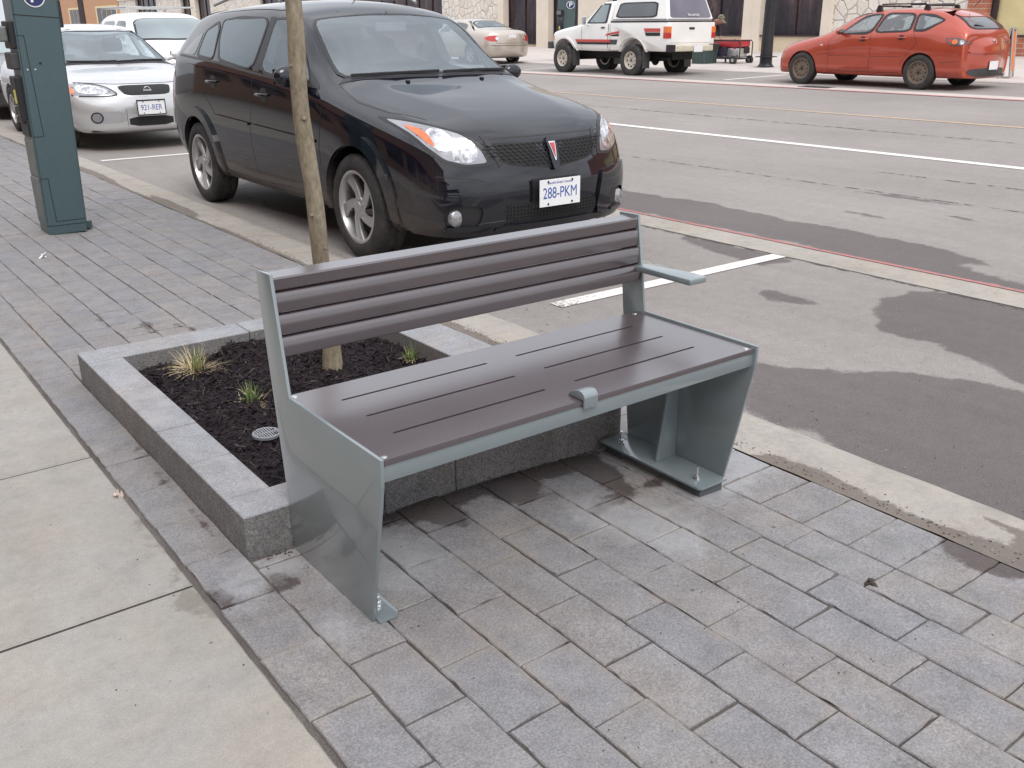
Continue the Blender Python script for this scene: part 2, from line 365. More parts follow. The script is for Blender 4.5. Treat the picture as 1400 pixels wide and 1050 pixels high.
# concrete sidewalk slabs (bevelled edges)
def slabs():
    ys=[2.02+.915*k for k in range(-6,34)]
    V=[];Fc=[];W=[]
    WC=PL(circ(.55,1.93,.05,.07),circ(.550,2.30,.012,.22),circ(.535,2.10,.022,.06))
    for k in range(len(ys)-1):
        for c,(x0,x1) in enumerate(((-1.2,.555),(-3.0,-1.206),(-5,-3.006))):
            y0,y1=ys[k]+.0055,ys[k+1]-.0055
            sub=c==0 and y0<5 and y1>0
            gx=[x0,x0+.006]+(lin(x0+.006,x1-.006,60)[1:-1] if sub else [])+[x1-.006,x1]; gy=[y0,y0+.006]+(lin(y0+.006,y1-.006,30)[1:-1] if sub else [])+[y1-.006,y1]
            o=len(V);m=len(gy)
            for i,x in enumerate(gx):
                for j,y in enumerate(gy):
                    e=i in(0,len(gx)-1) or j in(0,m-1); sk=.09*0
                    jx=mn.noise(Vector((7,y*30,0)))*.0028-.001 if i==len(gx)-1 else 0
                    V.append((x+jx,y+(x-.55)*-.09*0,-.005 if e else .0005)); W.append(wetf(x,y,WC,.05) if sub else 0)
            for i in range(len(gx)-1):
                for j in range(m-1): Fc.append((o+i*m+j,o+(i+1)*m+j,o+(i+1)*m+j+1,o+i*m+j+1))
    me=bpy.data.meshes.new('concrete_sidewalk'); me.from_pydata(V,[],Fc); me.materials.append(M['concrete']); o=bpy.data.objects.new('concrete_sidewalk',me); COL.objects.link(o); attr(o,'wet',W); tag(o,kind='structure')
slabs()
sheet('ground_base',[-60,.56],[-10,0,5,200],lambda x,y:(x,y,-.0075),M['sand'])
# curb: mortar line, flat top, rolled edge
WK=PL([(2.17,1.7),(2.26,1.62),(2.27,1.45),(2.24,1.2),(2.25,1.0),(2.33,.9),(2.36,1.05),(2.42,.8),(2.4,.5),(2.1,.5)],[(2.17,3.9),(2.25,3.9),(2.22,1.8),(2.17,1.8)],[(2.18,30),(2.215,30),(2.215,3),(2.18,3)],circ(2.24,7.2,.06,.6),circ(2.22,9.5,.05,1))
def curbz(x,y):
    X,Y,Z=G(x,y,.001)
    t=(x-2.40)/.10
    if t>0: Z-=.032*min(1,t)**2
    X+=mn.noise(Vector((y*6,2,0)))*.010 if x>2.45 else (mn.noise(Vector((y*9,5,0)))*.006 if x<2.2 else 0)
    return (X,Y,Z)
sheet('curb',[2.186,2.2]+lin(2.22,2.40,6)+lin(2.415,2.50,5),lin(-3,1,60)+lin(1.02,4,120)+lin(4.1,40,160),curbz,M['curb'],lambda x,y:wetf(x,y,WK,.02) if y<40 else 0)
def rz(x):
    if x<9: return -.08
    if x<16.3: return -.08+.13*(x-9)/7.3
    return .05+(x-16.3)*.0163
WR=PL([(3.03,2.40),(3.12,2.33),(3.26,2.10),(3.50,1.86),(3.56,1.7),(3.60,1.4),(3.5,.5),(2.7,.2),(2.50,.9),(2.56,1.3),(2.60,1.56),(2.62,1.81),(2.64,2.1)],
 [(4.106,2.445),(4.35,2.62),(4.60,2.60),(4.72,2.46),(4.72,1.2),(3.70,1.1),(3.70,1.57),(3.83,1.83),(3.87,1.99),(3.9,2.3)],
 [(5.9,7.5),(5.72,5.946),(5.79,4.837),(5.70,4.34),(5.74,3.64),(5.72,3.0),(5.5,2.58),(5.32,2.77),(5.2,2.2),(5.3,1.2),(5.09,1.2),(5.05,8)],
 [(4.6,4.3),(4.73,4.3),(4.73,3.45),(4.45,3.4)],circ(4.0,2.93,.10,.17),circ(6.3,4.0,.05,.22),circ(6.7,3.5,.05,.16),circ(7.2,4.2,.04,.5),circ(3.4,6.6,.45,2.0),circ(3.0,4.0,.15,.15))  # the longest ellipse darkens the asphalt beneath the black wagon
sheet('road',lin(2.3,9,190)+lin(9.1,23,30),lin(-3,9,220)+lin(9.5,200,60),lambda x,y:(x,y,rz(x)),M['asphalt'],lambda x,y:wetf(x,y,WR,.07) if x<9 and y<9.2 else 0)
def strip(name,x0,x1,y0,y1,m,off=.004,ny=60,wear=0,wob=.004,kind='structure',nx=3):
    V=[];W=[];ys=lin(y0,y1,ny);xs=lin(x0,x1,nx)
    for x in xs:
        for y in ys:
            V.append((x+(mn.noise(Vector((y*4,x*3,1)))*wob if x in(x0,x1) else 0),y,rz(x)+off)); W.append(wear(x,y) if callable(wear) else wear)
    n=ny+1; Fc=[(i*n+j,(i+1)*n+j,(i+1)*n+j+1,i*n+j+1) for i in range(nx) for j in range(ny)]
    me=bpy.data.meshes.new(name); me.from_pydata(V,[],Fc); me.materials.append(m); o=bpy.data.objects.new(name,me); COL.objects.link(o); attr(o,'wear',W); attr(o,'wet',[0]*len(V)); return tag(o,kind=kind)
strip('gutter_strip',4.74,5.03,-3,200,M['curb'],.004,500)
strip('red_gutter_line',5.022,5.058,-3,60,M['red_line'],.008,300,wear=.02)
strip('white_lane_line',9.44,9.58,-3,200,M['white_line'],.004,300,wear=-.1)
strip('yellow_lane_line',12.66,12.78,-3,200,M['yellow_line'],.004,300,wear=.0)
strip('far_gutter_strip',16.36,16.95,-3,200,M['farwalk'],.004,200)
strip('far_red_gutter_line',16.28,16.40,-3,200,M['red_line'],.008,200,wear=.0)
strip('parking_stall_line',2.95,4.735,3.50,3.60,M['white_line'],.004,6,nx=60,wear=lambda x,y:.0 if x>3.5 else (3.5-x)*.28)
strip('parking_stall_line',2.68,4.735,10.84,10.93,M['white_line'],.004,6,nx=60,wear=-.02)
for yy in (14.95,22.4): strip('parking_stall_line',17.4,19.6,yy,yy+.12,M['white_line'],.004,4,nx=20,wear=0)
def tarm():
    n=N('tar filled crack',rough=.8); f=n.noise(9,5,.8); t=n.t; tr=n.n('BsdfTransparent'); m=n.n('MixShader'); o=[x for x in t.nodes if x.type=='OUTPUT_MATERIAL'][0]
    n.set(col=(.10,.09,.088)); n.l(n.ramp(f,(.47,0),(.56,1)),m.inputs[0]); t.links.new(tr.outputs[0],m.inputs[1]); t.links.new(n.b.outputs[0],m.inputs[2]); t.links.new(m.outputs[0],o.inputs[0]); return n.m
M['tar']=tarm()
strip('road_crack',7.28,7.305,2.5,16,M['tar'],.003,90,wob=.03,nx=1); strip('road_crack',8.30,8.34,-2,5.2,M['tar'],.003,60,wob=.05,nx=1); strip('road_crack',4.715,4.735,-3,12,M['tar'],.003,90,wob=.012,nx=1); strip('road_crack',11.2,11.25,-2,30,M['tar'],.003,90,wob=.05,nx=1)
def fz(x): return rz(x)
sheet('far_sidewalk',[19.9,19.92,20.1,24,29.9],[-5,5,10,15,20,30,50,200],lambda x,y:(x,y,rz(x)+(.004 if x<19.91 else .03)),M['farwalk'])
sheet('far_ground',[29.7,300],[-60,0,60,400],lambda x,y:(x,y,.28),M['farwalk'])
# ---------------- bench ----------------
def bench():
    t=empty('park_bench',(1.4,1.8,0),label='grey steel park bench with dark brown seat and slatted back beside the planter',cat='bench')
    O=Vector((1.4,1.8,0))
    def b(mb,name,m,par=t,auto=35):
        mb.v=[tuple(Vector(v)-O) if par is t else tuple(Vector(v)-O) for v in mb.v]; o=mb.build(name,m,par,auto); return o
    prof=[(2.094,.722),(2.013,.724),(1.971,.434),(1.535,.434),(1.538,.372),(1.618,0),(2.02,0)]
    st=M['bench_steel']
    pa=[(y,z) for y,z in prof]; pb=[(y,z if z>.01 else .002) for y,z in prof]
    b(MB().prism(pa,0,.820,.829,.0016),'side_panel',st)
    b(MB().prism(pb,0,1.990,1.999,.0016),'side_panel',st)
    # feet with anchor bolts
    foot=MB().prism([(.8295,1.60),(.872,1.60),(.884,1.612),(.884,2.02),(.8295,2.02)],2,.0015,.0095,.001); fo=b(foot,'foot_plate',st)
    for y in(1.655,1.965):
        mb=MB(); mb.cyl((.857,y,.009),(.857,y,.014),.0095,n=6,smooth=False); mb.cyl((.857,y,.014),(.857,y,.022),.0075,n=6,smooth=False); mb.cyl((.857,y,.022),(.857,y,.034),.0038,n=10); b(mb,'anchor_bolt',M['chrome'],fo)
    
    foot=MB().prism([(1.9895,1.60),(1.885,1.60),(1.875,1.61),(1.875,2.03),(1.9895,2.03)],2,.003,.0105,.001); fo2=b(foot,'foot_plate',st)
    for y in(1.65,1.97):
        mb=MB(); mb.cyl((1.915,y,.010),(1.915,y,.015),.010,n=6,smooth=False); mb.cyl((1.915,y,.015),(1.915,y,.024),.0075,n=6,smooth=False); mb.cyl((1.915,y,.024),(1.915,y,.052),.004,n=10); b(mb,'anchor_bolt',M['chrome'],fo2)
    
    for y in(1.615,1.945): b(MB().box((1.892,y,-.05),(1.988,y+.075,.0025),bev=.002),'rubber_block',M['rubber_grey'],fo2)
    # rib on far side panel and near side panel
    for x0,sg,zb in((1.9895,-1,.011),(.8295,1,.010)):
        b(MB().prism([(x0,zb),(x0+sg*.085,zb),(x0+sg*.03,.33),(x0+sg*.03,.372),(x0,.372)],1,1.806,1.814,.001),'rib',st)
    # seat frame: front, rear rails and cross ribs
    b(MB().box((.8295,1.546,.376),(1.9895,1.554,.414),bev=.001).box((.8295,1.554,.4065),(1.9895,1.585,.4135),bev=.001),'front_rail',st)
    b(MB().box((.8295,1.945,.374),(1.9895,1.953,.412),bev=.001),'rear_rail',st)
    for x in(1.20,1.385,1.60): b(MB().box((x,1.5545,.380),(x+.006,1.9445,.405)),'cross_rib',st)
    # seat board with slots (boolean-free: strips between slots)
    z0,z1=.4142,.4275; x0,x1=.8305,1.9885; y0,y1=1.541,2.003
    sl=[(1.6535,),(1.7735,),(1.895,)]; hw=.0042; sx=[(.919,1.344),(1.438,1.870)]
    bm=bmesh.new()
    outer=[(x0,y0),(x1,y0),(x1,y1),(x0,y1)]
    vs=[];es=[];
    def ring(pl):
        o=len(vs); vs.extend(Vector(p) for p in pl); es.extend((o+i,o+(i+1)%len(pl)) for i in range(len(pl)))
    ring(outer)
    holes=[]
    for (yc,) in sl:
        for a,c in sx:
            pl=[(a+hw,yc-hw),(c-hw,yc-hw),(c-hw*.3,yc-hw*.7),(c,yc),(c-hw*.3,yc+hw*.7),(c-hw,yc+hw),(a+hw,yc+hw),(a+hw*.3,yc+hw*.7),(a,yc),(a+hw*.3,yc-hw*.7)]
            ring(pl); holes.append(pl)
    r=mg.delaunay_2d_cdt(vs,es,[],0,1e-6)
    tri=[]
    for f in r[2]:
        c=sum((Vector(r[0][i]) for i in f),Vector((0,0)))/len(f)
        if any(inpoly(c.x,c.y,h) for h in holes): continue
        tri.append(f)
    bv=[bm.verts.new((v[0],v[1],z1)) for v in r[0]]
    for f in tri: bm.faces.new([bv[i] for i in f])
    bm.normal_update()
    for f in bm.faces:
        if f.normal.z<0: f.normal_flip()
    g=bmesh.ops.extrude_face_region(bm,geom=bm.faces[:]); bmesh.ops.translate(bm,verts=[v for v in g['geom'] if isinstance(v,bmesh.types.BMVert)],vec=(0,0,z0-z1))
    bmesh.ops.recalc_face_normals(bm,faces=bm.faces[:])
    ee=[e for e in bm.edges if len(e.link_faces)==2 and e.calc_face_angle(0)>.8 and (min(abs(e.verts[0].co.y-q)for q in(y0,y1))<1e-4)and(min(abs(e.verts[1].co.y-q)for q in(y0,y1))<1e-4)]
    bmesh.ops.bevel(bm,geom=ee,offset=.0022,segments=2,affect='EDGES')
    seat=b(MB().frombm(bm),'seat',M['slat'])
    for p in((.842,1.984),(.842,1.560),(1.968,1.556),(1.966,1.985)):
        b(MB().lathe([(0,.0006),(.004,.0006),(.0074,.0002),(.0080,-.001)],18,Matrix.Translation((*p,.4285)))\
            .cyl((*p,.4288),(*p,.4293),.0022,n=6,smooth=False),'seat_screw',M['chrome'],seat)
    # back slats: rounded boards following the leaning back
    def lean(z): return 1.976+(z-.434)*(2.016-1.976)/.29
    def slat(zt,h,top=False):
        y=lean(zt-h/2); pr=[]
        d=.036; r=.030; k=-.045
        # section (u depth back, v up) with big round on upper front corner
        pr=[(.0025,0),(0,.0025),(0,h-.029)]+[(.021-.021*math.cos(a),h-.029+.029*math.sin(a)) for a in lin(0,PI/2,10)[1:]]+[(.026,h-.001),(.028,h-.004),(.028,.003),(.025,0)]
        if top: pr=[(.0025,0),(0,.0025),(0,h-.004),(.004,h),(.060,h+.001),(.063,h-.003),(.063,h-.018),(.045,h-.02),(.03,.002),(.028,0)]
        ym=lean(zt-h*.5)-.002; c,s=math.cos(k),math.sin(k)
        pp=[(ym+.003+u*c+v*s,zt-h+v*c-u*s*.4) for u,v in pr]
        b(MB().prism(pp,0,.8297,1.9893,0),'back_slat',M['slatb'],auto=25)
    slat(.7145,.0305,True)
    slat(.681,.0490); slat(.6285,.0490); slat(.576,.0490)
    # back mounting bars hidden behind slats
    for x in(.838,1.965): b(MB().box((x,2.050,.52),(x+.018,2.056,.69)),'back_bracket',st)
    # armrest
    arm=MB().prism([(1.955,1.775),(2.052,1.775),(2.052,2.02),(1.955,2.02)],2,.557,.575,.003)
    arm=MB(); arm.box((1.972,1.775,.556),(2.042,2.045,.5745),bev=.004,seg=3)
    b(arm,'armrest',st)
    # centre divider stop, curved hook over the front edge
    pr=[(1.5335,.408),(1.5335,.436),(1.537,.443),(1.545,.4485),(1.555,.4495),(1.572,.445),(1.586,.4375),(1.594,.4285),(1.5405,.4285),(1.5405,.408)]
    b(MB().prism(pr,0,1.366,1.409,.0012),'seat_divider',st,auto=40)
    return t
M['rubber_grey']=plain('grey shim rubber',(.085,.095,.10),.6)
bench()
# ---------------- planter ----------------
def planter():
    t=empty('raised_planter',(1.33,2.85,0),label='low rectangular granite planter filled with dark mulch behind the bench',cat='planter')
    O=Vector((1.33,2.85,0)); x0,x1,y0,y1=.703,1.985,2.045,3.65; w=.125; h=.118
    def st(a,b,lab=None,bev=.004):
        mb=MB().box((a[0]+.001,a[1]+.001,-.06),(b[0]-.001,b[1]-.001,h+random.uniform(-.0015,.0015)),bev=bev)
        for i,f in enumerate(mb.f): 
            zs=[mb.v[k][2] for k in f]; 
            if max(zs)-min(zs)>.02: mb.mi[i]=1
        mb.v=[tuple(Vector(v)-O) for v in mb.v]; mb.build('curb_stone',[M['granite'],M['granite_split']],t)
    ys=[y0+w,2.44,2.72,3.12,y1-.152]
    for a,b_ in zip(ys,ys[1:]): st((x0,a),(x0+w,b_))
    xs=[x0,x0+.125,1.04,1.13,1.33,1.52,1.70,x1]
    xs=[x0,1.045,1.10,1.335,x1]
    for a,b_ in zip(xs,xs[1:]): st((a,y0),(b_,y0+w))
    ys=[y0+w,2.5,3.0,y1-.152]
    for a,b_ in zip(ys,ys[1:]): st((x1-.195,a),(x1,b_))
    xs=[x0,1.32,1.66,x1]
    for a,b_ in zip(xs,xs[1:]): st((a,y1-.15),(b_,y1))
    # mulch bed: rough surface and loose bark chips
    rnd=random.Random(5); V=[];xs=lin(x0+w-.01,x1-.185,110);ys=lin(y0+w-.01,y1-.14,150);m=len(ys)
    def mz(x,y):
        e=min(x-x0-w,x1-.195-x,y-y0-w,y1-.15-y)
        return .052+.018*mn.fractal(Vector((x*5,y*5,0)),.8,2,4)+.012*mn.noise(Vector((x*38,y*38,3)))+.006*mn.noise(Vector((x*90,y*90,1)))-.0*e+ (.022 if y>3.3 and x>1.2 else 0)*min(1,max(0,(y-3.2)*4))
    for x in xs:
        for y in ys: V.append((x-O.x,y-O.y,mz(x,y)))
    mb=MB(); mb.add(V,[(i*m+j,(i+1)*m+j,(i+1)*m+j+1,i*m+j+1) for i in range(len(xs)-1) for j in range(m-1)])
    for _ in range(8500):
        x=rnd.uniform(x0+w+.01,x1-.205);y=rnd.uniform(y0+w+.01,y1-.165); l=rnd.uniform(.006,.028)*(1.4 if rnd.random()<.06 else 1); ww=rnd.uniform(.0015,.0045); th=rnd.uniform(.0008,.002)
        Mx=Matrix.Translation((x-O.x,y-O.y,mz(x,y)+rnd.uniform(0,.006)))@Matrix.Rotation(rnd.uniform(0,6.3),4,'Z')@Matrix.Rotation(rnd.gauss(0,.38),4,'Y')@Matrix.Rotation(rnd.gauss(0,.5),4,'X')
        c=rnd.uniform(.3,1)
        mb.add([(-l,-ww*c,0),(-l*.6,-ww,0),(l*.7,-ww*.8,0),(l,0,0),(l*.8,ww,0),(-l*.7,ww*.8,0),(0,0,th)],[(0,1,6),(1,2,6),(2,3,6),(3,4,6),(4,5,6),(5,0,6)],mi=1 if rnd.random()<.12 else 0,M=Mx)
    o=mb.build('mulch',[M['mulch'],M['mulch_light']],t); o['kind']='stuff'
    return mz
def mulchm(name,a,b):
    n=N(name,rough=.9,spec=.3); v=n.co(); n.set(col=n.mix(1,n.ramp(n.noise(30,4,.7,v),(.3,a),(.7,b)),n.ramp(n.noise(220,2,vec=v),(.3,.5),(.7,1.6)),'MULTIPLY')); n.bump(n.noise(160,4,vec=v),.6,.004); return n.m
M['mulch']=mulchm('dark bark mulch',(.009,.006,.008),(.026,.018,.021)); M['mulch_light']=mulchm('weathered bark',(.035,.024,.024),(.085,.062,.058))
mulch_z=planter()
# grasses
def grassm(name,a,b):
    n=N(name,rough=.6); n.set(col=n.ramp(n.noise(25,3),(.3,a),(.7,b))); return n.m
M['grass']=grassm('green blade',(.10,.16,.045),(.22,.30,.09)); M['straw']=grassm('straw blade',(.50,.38,.22),(.66,.54,.34))
def tuft(x,y,label,rad,ht,ng,nsr,seed,lean=(0,0),flat=.5):
    rnd=random.Random(seed); z=mulch_z(x,y)-.004; mb=MB()
    for i in range(ng+nsr):
        straw=i>=ng; a=rnd.uniform(0,2*PI); L=rnd.uniform(.6,1.1)*(rad if straw else ht); el=rnd.gauss(.55,.35) if straw else rnd.uniform(.9,1.45)
        if straw and rnd.random()<flat: el=rnd.uniform(.05,.4)
        d=Vector((math.cos(a)*math.cos(el)+lean[0],math.sin(a)*math.cos(el)+lean[1],math.sin(el))).normalized()
        p=Vector((rnd.gauss(0,.012),rnd.gauss(0,.012),0)); w=rnd.uniform(.0009,.0017); s_=d.cross(Vector((0,0,1))).normalized(); pts=[];n=6
        for k in range(n+1):
            pts.append((p.copy(),w*(1-(k/n)**2*.85))); p=p+d*(L/n); d=(d+Vector((0,0,-1))*(.16 if straw else .09)*(k+1)/n+Vector((rnd.gauss(0,.05),rnd.gauss(0,.05),0))).normalized()
            if p.z<.004: p.z=.004
        vs=[];
        for q,ww in pts: vs+= [q-s_*ww,q+s_*ww+Vector((0,0,ww*.4))]
        mb.add(vs,[(2*k,2*k+1,2*k+3,2*k+2) for k in range(n)],mi=1 if straw else 0)
    o=mb.build('grass_tuft',[M['grass'],M['straw']]); o.location=(x,y,z); tag(o,label,'grass',group='grass tufts in the planter'); return o
tuft(1.045,3.36,'large straw coloured grass tuft at the far left corner of the mulch bed',.13,.09,60,210,1,lean=(.1,.05))
tuft(1.085,2.92,'small green grass tuft in the mulch just left of the bench end',.085,.085,70,45,2)
tuft(1.745,2.965,'green grass tuft in the mulch showing between bench back and seat',.075,.065,60,30,3)
# drain cover in the mulch
def drain():
    mb=MB(); z=.066; x,y=1.005,2.615; r=.044
    mb.lathe([(r*.86,.004),(r*.92,.006),(r,.004),(r,-.004)],36,Matrix.Translation((x,y,z)))
    for k in range(-4,5):
        u=k*r*.19; h=math.sqrt(max(0,(r*.9)**2-u*u)); mb.box((x+u-.0020,y-h,z),(x+u+.0020,y+h,z+.0045))
    mb.box((x-r*.88,y-.002,z+.0007),(x+r*.88,y+.002,z+.0052))
    # dark well
    mb.cyl((x,y,z-.012),(x,y,z-.011),r*.9,mi=1)
    o=mb.build('drain_cover',[M['zinc'],M['dark']],auto=40); tag(o,'small round slotted white drain cover set in the mulch','drain cover')
M['zinc']=plain('pale plastic grille',(.27,.28,.30),.55)
drain()
# ---------------- tree ----------------
def bark():
    n=N('smooth young bark',rough=.8); v=n.co(); c=n.ramp(n.noise(6,5,.6,n.co(scale=(1,1,.5))),(.3,(.20,.16,.11)),(.7,(.32,.27,.19)))
    c=n.mix(1,c,n.ramp(n.noise(70,4,.7,n.co(scale=(1,1,.45))),(.3,.6),(.7,1.25)),'MULTIPLY'); g=n.ramp(n.noise(9,4,vec=v),(.55,0),(.75,.45)); c=n.mix(g,c,(.20,.19,.10))
    kn=n.ramp(n.voro(13,n.co(scale=(1,1,.5))),(.05,.35),(.16,1)); c=n.mix(1,c,kn,'MULTIPLY'); n.set(col=c); n.bump(n.noise(90,4,vec=n.co(scale=(1,1,.35))),.5,.003); return n.m
M['bark']=bark()
def tree():
    t=empty('young_tree',(1.470,3.08,0.04),label='slender young tree with smooth tan bark growing from the planter mulch',cat='tree'); O=Vector((1.470,3.08,.04))
    rnd=random.Random(11); mb=MB(); pts=[];rs=[]
    for i in range(40):
        z=i/39*2.9; x=1.470-.045*(z/1.336)+ .005*math.sin(z*5)+.004*math.sin(z*11); y=3.08+.004*math.sin(z*7+1); pts.append(Vector((x,y,z))-O); rs.append(.0325+.012*math.exp(-z*14)-.0035*z+.0012*math.sin(z*23))
    mb.tube(pts,rs,20)
    for z,a in((.35,2.2),(.62,3.9),(.95,4.2),(1.12,3.4),(.80,.6),(.5,5)):
        p=Vector((1.470-.045*(z/1.336),3.08,z))-O; d=Vector((math.cos(a),math.sin(a),.5)); mb.cyl(p+d*.018,p+d*.034,.011,.006,n=10)
    mb.build('trunk',M['bark'],t)
    br=MB()
    def grow(p,d,L,r,lv):
        n=6;ps=[p];rr=[r];q=p.copy()
        for k in range(n):
            q=q+d*(L/n); d=(d+Vector((rnd.gauss(0,.12),rnd.gauss(0,.12),rnd.gauss(.05,.08)))).normalized(); ps.append(q.copy()); rr.append(r*(1-.75*(k+1)/n))
            if lv>0 and k>0:
                for _ in range(1 if lv>1 else 2):
                    a=rnd.uniform(0,6.28); e=(d+Vector((math.cos(a),math.sin(a),rnd.uniform(-.1,.5)))*.8).normalized(); grow(q.copy(),e,L*rnd.uniform(.4,.62),rr[-1]*.65,lv-1)
        br.tube(ps,rr,5 if lv<2 else 8,caps=False)
    for i in range(9):
        z=1.95+i*.12; a=i*2.4+.5; grow(Vector((1.470-.045*z/1.336,3.08,z))-O,Vector((math.cos(a),math.sin(a),.9)).normalized(),.75+.1*rnd.random(),.014,2)
    grow(pts[-1],Vector((0,0,1)),1.2,.02,2)
    br.build('branches',M['bark'],t)
tree()
# grit and small stones along the kerb, joints and asphalt
def grit():
    rnd=random.Random(21); mb=MB()
    def peb(x,y,z,r,mi):
        Mx=Matrix.Translation((x,y,z))@Matrix.Rotation(rnd.uniform(0,6),4,'Z')@Matrix.Diagonal((r*rnd.uniform(.8,1.5),r*rnd.uniform(.7,1.2),r*rnd.uniform(.4,.8),1))
        mb.add([(1,0,0),(-1,.1,0),(0,1,.1),(.1,-1,0),(0,.1,1),(0,0,-.6)],[(0,2,4),(2,1,4),(1,3,4),(3,0,4),(2,0,5),(1,2,5),(3,1,5),(0,3,5)],mi=mi,M=Mx)
    for _ in range(1100):
        y=rnd.uniform(.2,6); x=2.205+abs(rnd.gauss(0,.03)); X,Y,Z=G(x,y,.002); peb(X,Y,Z,rnd.uniform(.0012,.004),rnd.choice((0,0,1,2)))
    for _ in range(650):
        x=2.58+abs(rnd.gauss(0,.22)) if rnd.random()<.5 else rnd.uniform(2.6,6); y=rnd.uniform(.2,6.5); peb(x,y,-.078,rnd.uniform(.0015,.0042),rnd.choice((0,1,1,2)))
    for _ in range(500):
        x=rnd.uniform(.57,2.18); y=rnd.uniform(.6,1.95) if rnd.random()<.6 else rnd.uniform(3.7,7); X,Y,Z=G(x,y,.002); peb(X,Y,Z,rnd.uniform(.001,.0026),rnd.choice((0,1,2)))
    for _ in range(260):
        x=rnd.uniform(.72,1.95); y=2.035-abs(rnd.gauss(0,.022)); X,Y,Z=G(x,y,.001); peb(X,Y,Z,rnd.uniform(.0015,.005),rnd.choice((0,0,2)))
    for _ in range(200):
        x=rnd.uniform(-.6,.55); y=rnd.uniform(.8,4); peb(x,y,.002,rnd.uniform(.001,.0022),rnd.choice((0,1)))
    o=mb.build('loose_grit',[plain('grit dark',(.06,.05,.045),.9),plain('grit grey',(.30,.28,.26),.9),plain('grit brown',(.14,.09,.065),.9)]); tag(o,kind='stuff')
grit()
# small litter
def leaf(x,y,label,c,s=.02):
    rnd=random.Random(int(x*1000)); mb=MB()
    for k in range(5):
        a=rnd.uniform(0,6.3); Mx=Matrix.Translation((x+rnd.gauss(0,s*.3),y+rnd.gauss(0,s*.3),G(x,y)[2]+.006))@Matrix.Rotation(a,4,'Z')@Matrix.Rotation(rnd.gauss(0,.5),4,'Y')
        mb.add([(-s,0,0),(-s*.3,-s*.35,.004),(s*.5,-s*.25,.002),(s,0,.006),(s*.4,s*.3,.001),(-s*.4,s*.3,.003)],[(0,1,2,3,4,5)],M=Mx)
    o=mb.build('dead_leaf',c); tag(o,label,'leaf'); return o
M['leafb']=plain('dry leaf brown',(.05,.035,.03),.8)
M['leafp']=plain('pale scrap',(.55,.45,.38),.8)
leaf(1.885,1.050,'dark crumpled leaf lying on the paving stones right of the bench',M['leafb'],.017)
leaf(.545,2.60,'pale dry leaf scrap by the joint between concrete and paving stones',M['leafp'],.013)
leaf(1.06,5.99,'small white paper scrap on the paving near the parking pay station',plain('paper',(.7,.68,.66),.8),.03)
# ================= vehicles =================
def carpaint(name,c,metal=.3,rough=.22,dirt=None,dz=.55,coat=1.0,dirtc=(.17,.145,.13)):
    n=N(name,metal=metal,coat=coat,coatr=.04); v=n.co()
    col=n.ramp(n.noise(1.5,3,vec=v),(.3,[x*.94 for x in c]),(.7,[x*1.06 for x in c])); ro=rough
    if dirt:
        sep=n.n('SeparateXYZ'); n.l(v,sep.inputs[0]); z=sep.outputs['Z']
        f=n.math('ADD',n.math('MULTIPLY',n.math('SUBTRACT',dz,z),2.6),n.math('MULTIPLY',n.math('SUBTRACT',n.noise(5,6,.7,v),.5),.9))
        d=n.math('MULTIPLY',n.ramp(f,(0,0),(.9,1)),dirt); g=n.ramp(n.noise(60,4,.8,v),(.3,.75),(.7,1.1))
        d=n.math('MULTIPLY',d,g,clamp=True); ax=n.math('ABSOLUTE',sep.outputs['X']); d=n.math('MULTIPLY',d,n.ramp(ax,(.66,.02),(.82,1)),clamp=True); col=n.mix(d,col,dirtc); ro=n.math('ADD',rough,n.math('MULTIPLY',d,.5),clamp=True); n.set(coat=n.math('SUBTRACT',coat,n.math('MULTIPLY',d,coat),clamp=True)); 
        n.set(metal=n.math('SUBTRACT',metal,n.math('MULTIPLY',d,metal),clamp=True))
    n.set(col=col,rough=ro); return n.m
def glassm(name,c,ior=1.6,rough=.03,coat=.3):
    n=N(name,rough=rough,ior=ior,coat=coat,coatr=.02); n.set(col=n.ramp(n.noise(1.2,2,.4),(.3,[x*.8 for x in c]),(.7,[x*1.2 for x in c]))); return n.m
M['glass_dark']=glassm('dark tinted glass',(.012,.013,.014),1.9)
M['glass_screen']=glassm('windscreen glass',(.20,.235,.25),1.7)
M['glass_pale']=glassm('pale car glass',(.22,.26,.27),1.7)
M['glass_mid']=glassm('mid car glass',(.08,.09,.095),1.7)
def tyrem():
    n=N('tyre rubber',rough=.82,spec=.3); v=n.co(); n.set(col=n.mix(n.ramp(n.noise(9,5,.7,v),(.35,0),(.75,.6)),(.028,.027,.028),(.10,.09,.082))); n.bump(n.noise(120,3,vec=v),.4,.003); return n.m
M['tyre']=tyrem()
M['alloy']=plain('alloy wheel',(.50,.49,.48),.34,.75,var=.1,sc=9)
M['steelrim']=plain('rusty brown steel wheel',(.17,.13,.10),.55,.3,var=.25,sc=15)
M['whiterim']=plain('worn white spoke wheel',(.55,.50,.43),.5,.2,var=.2,sc=15)
M['hubdark']=plain('brake dark',(.012,.012,.012),.7)
M['lens']=N('clear lamp lens',rough=.06,ior=1.6,metal=.55,coat=1); M['lens']=(lambda n:(n.set(col=n.mix(n.ramp(n.noise(22,3,.7),(.35,0),(.65,1)),(.22,.22,.24),(.90,.90,.91))),n.m)[1])(N('lamp reflector lens',rough=.12,metal=.55,coat=1,coatr=.02))
M['lensgrey']=plain('grey lamp housing',(.30,.30,.32),.2,.5,coat=1)
M['amber']=plain('amber lens',(.75,.17,.03),.15,coat=1,var=.25,sc=40)
M['redlens']=plain('red lens',(.50,.02,.02),.15,coat=1,var=.2,sc=30)
M['platew']=plain('plate white',(.78,.78,.78),.4,var=.03)
M['plateb']=plain('plate blue',(.05,.10,.33),.4)
M['blackpl']=plain('black trim',(.015,.014,.016),.42,var=.2)
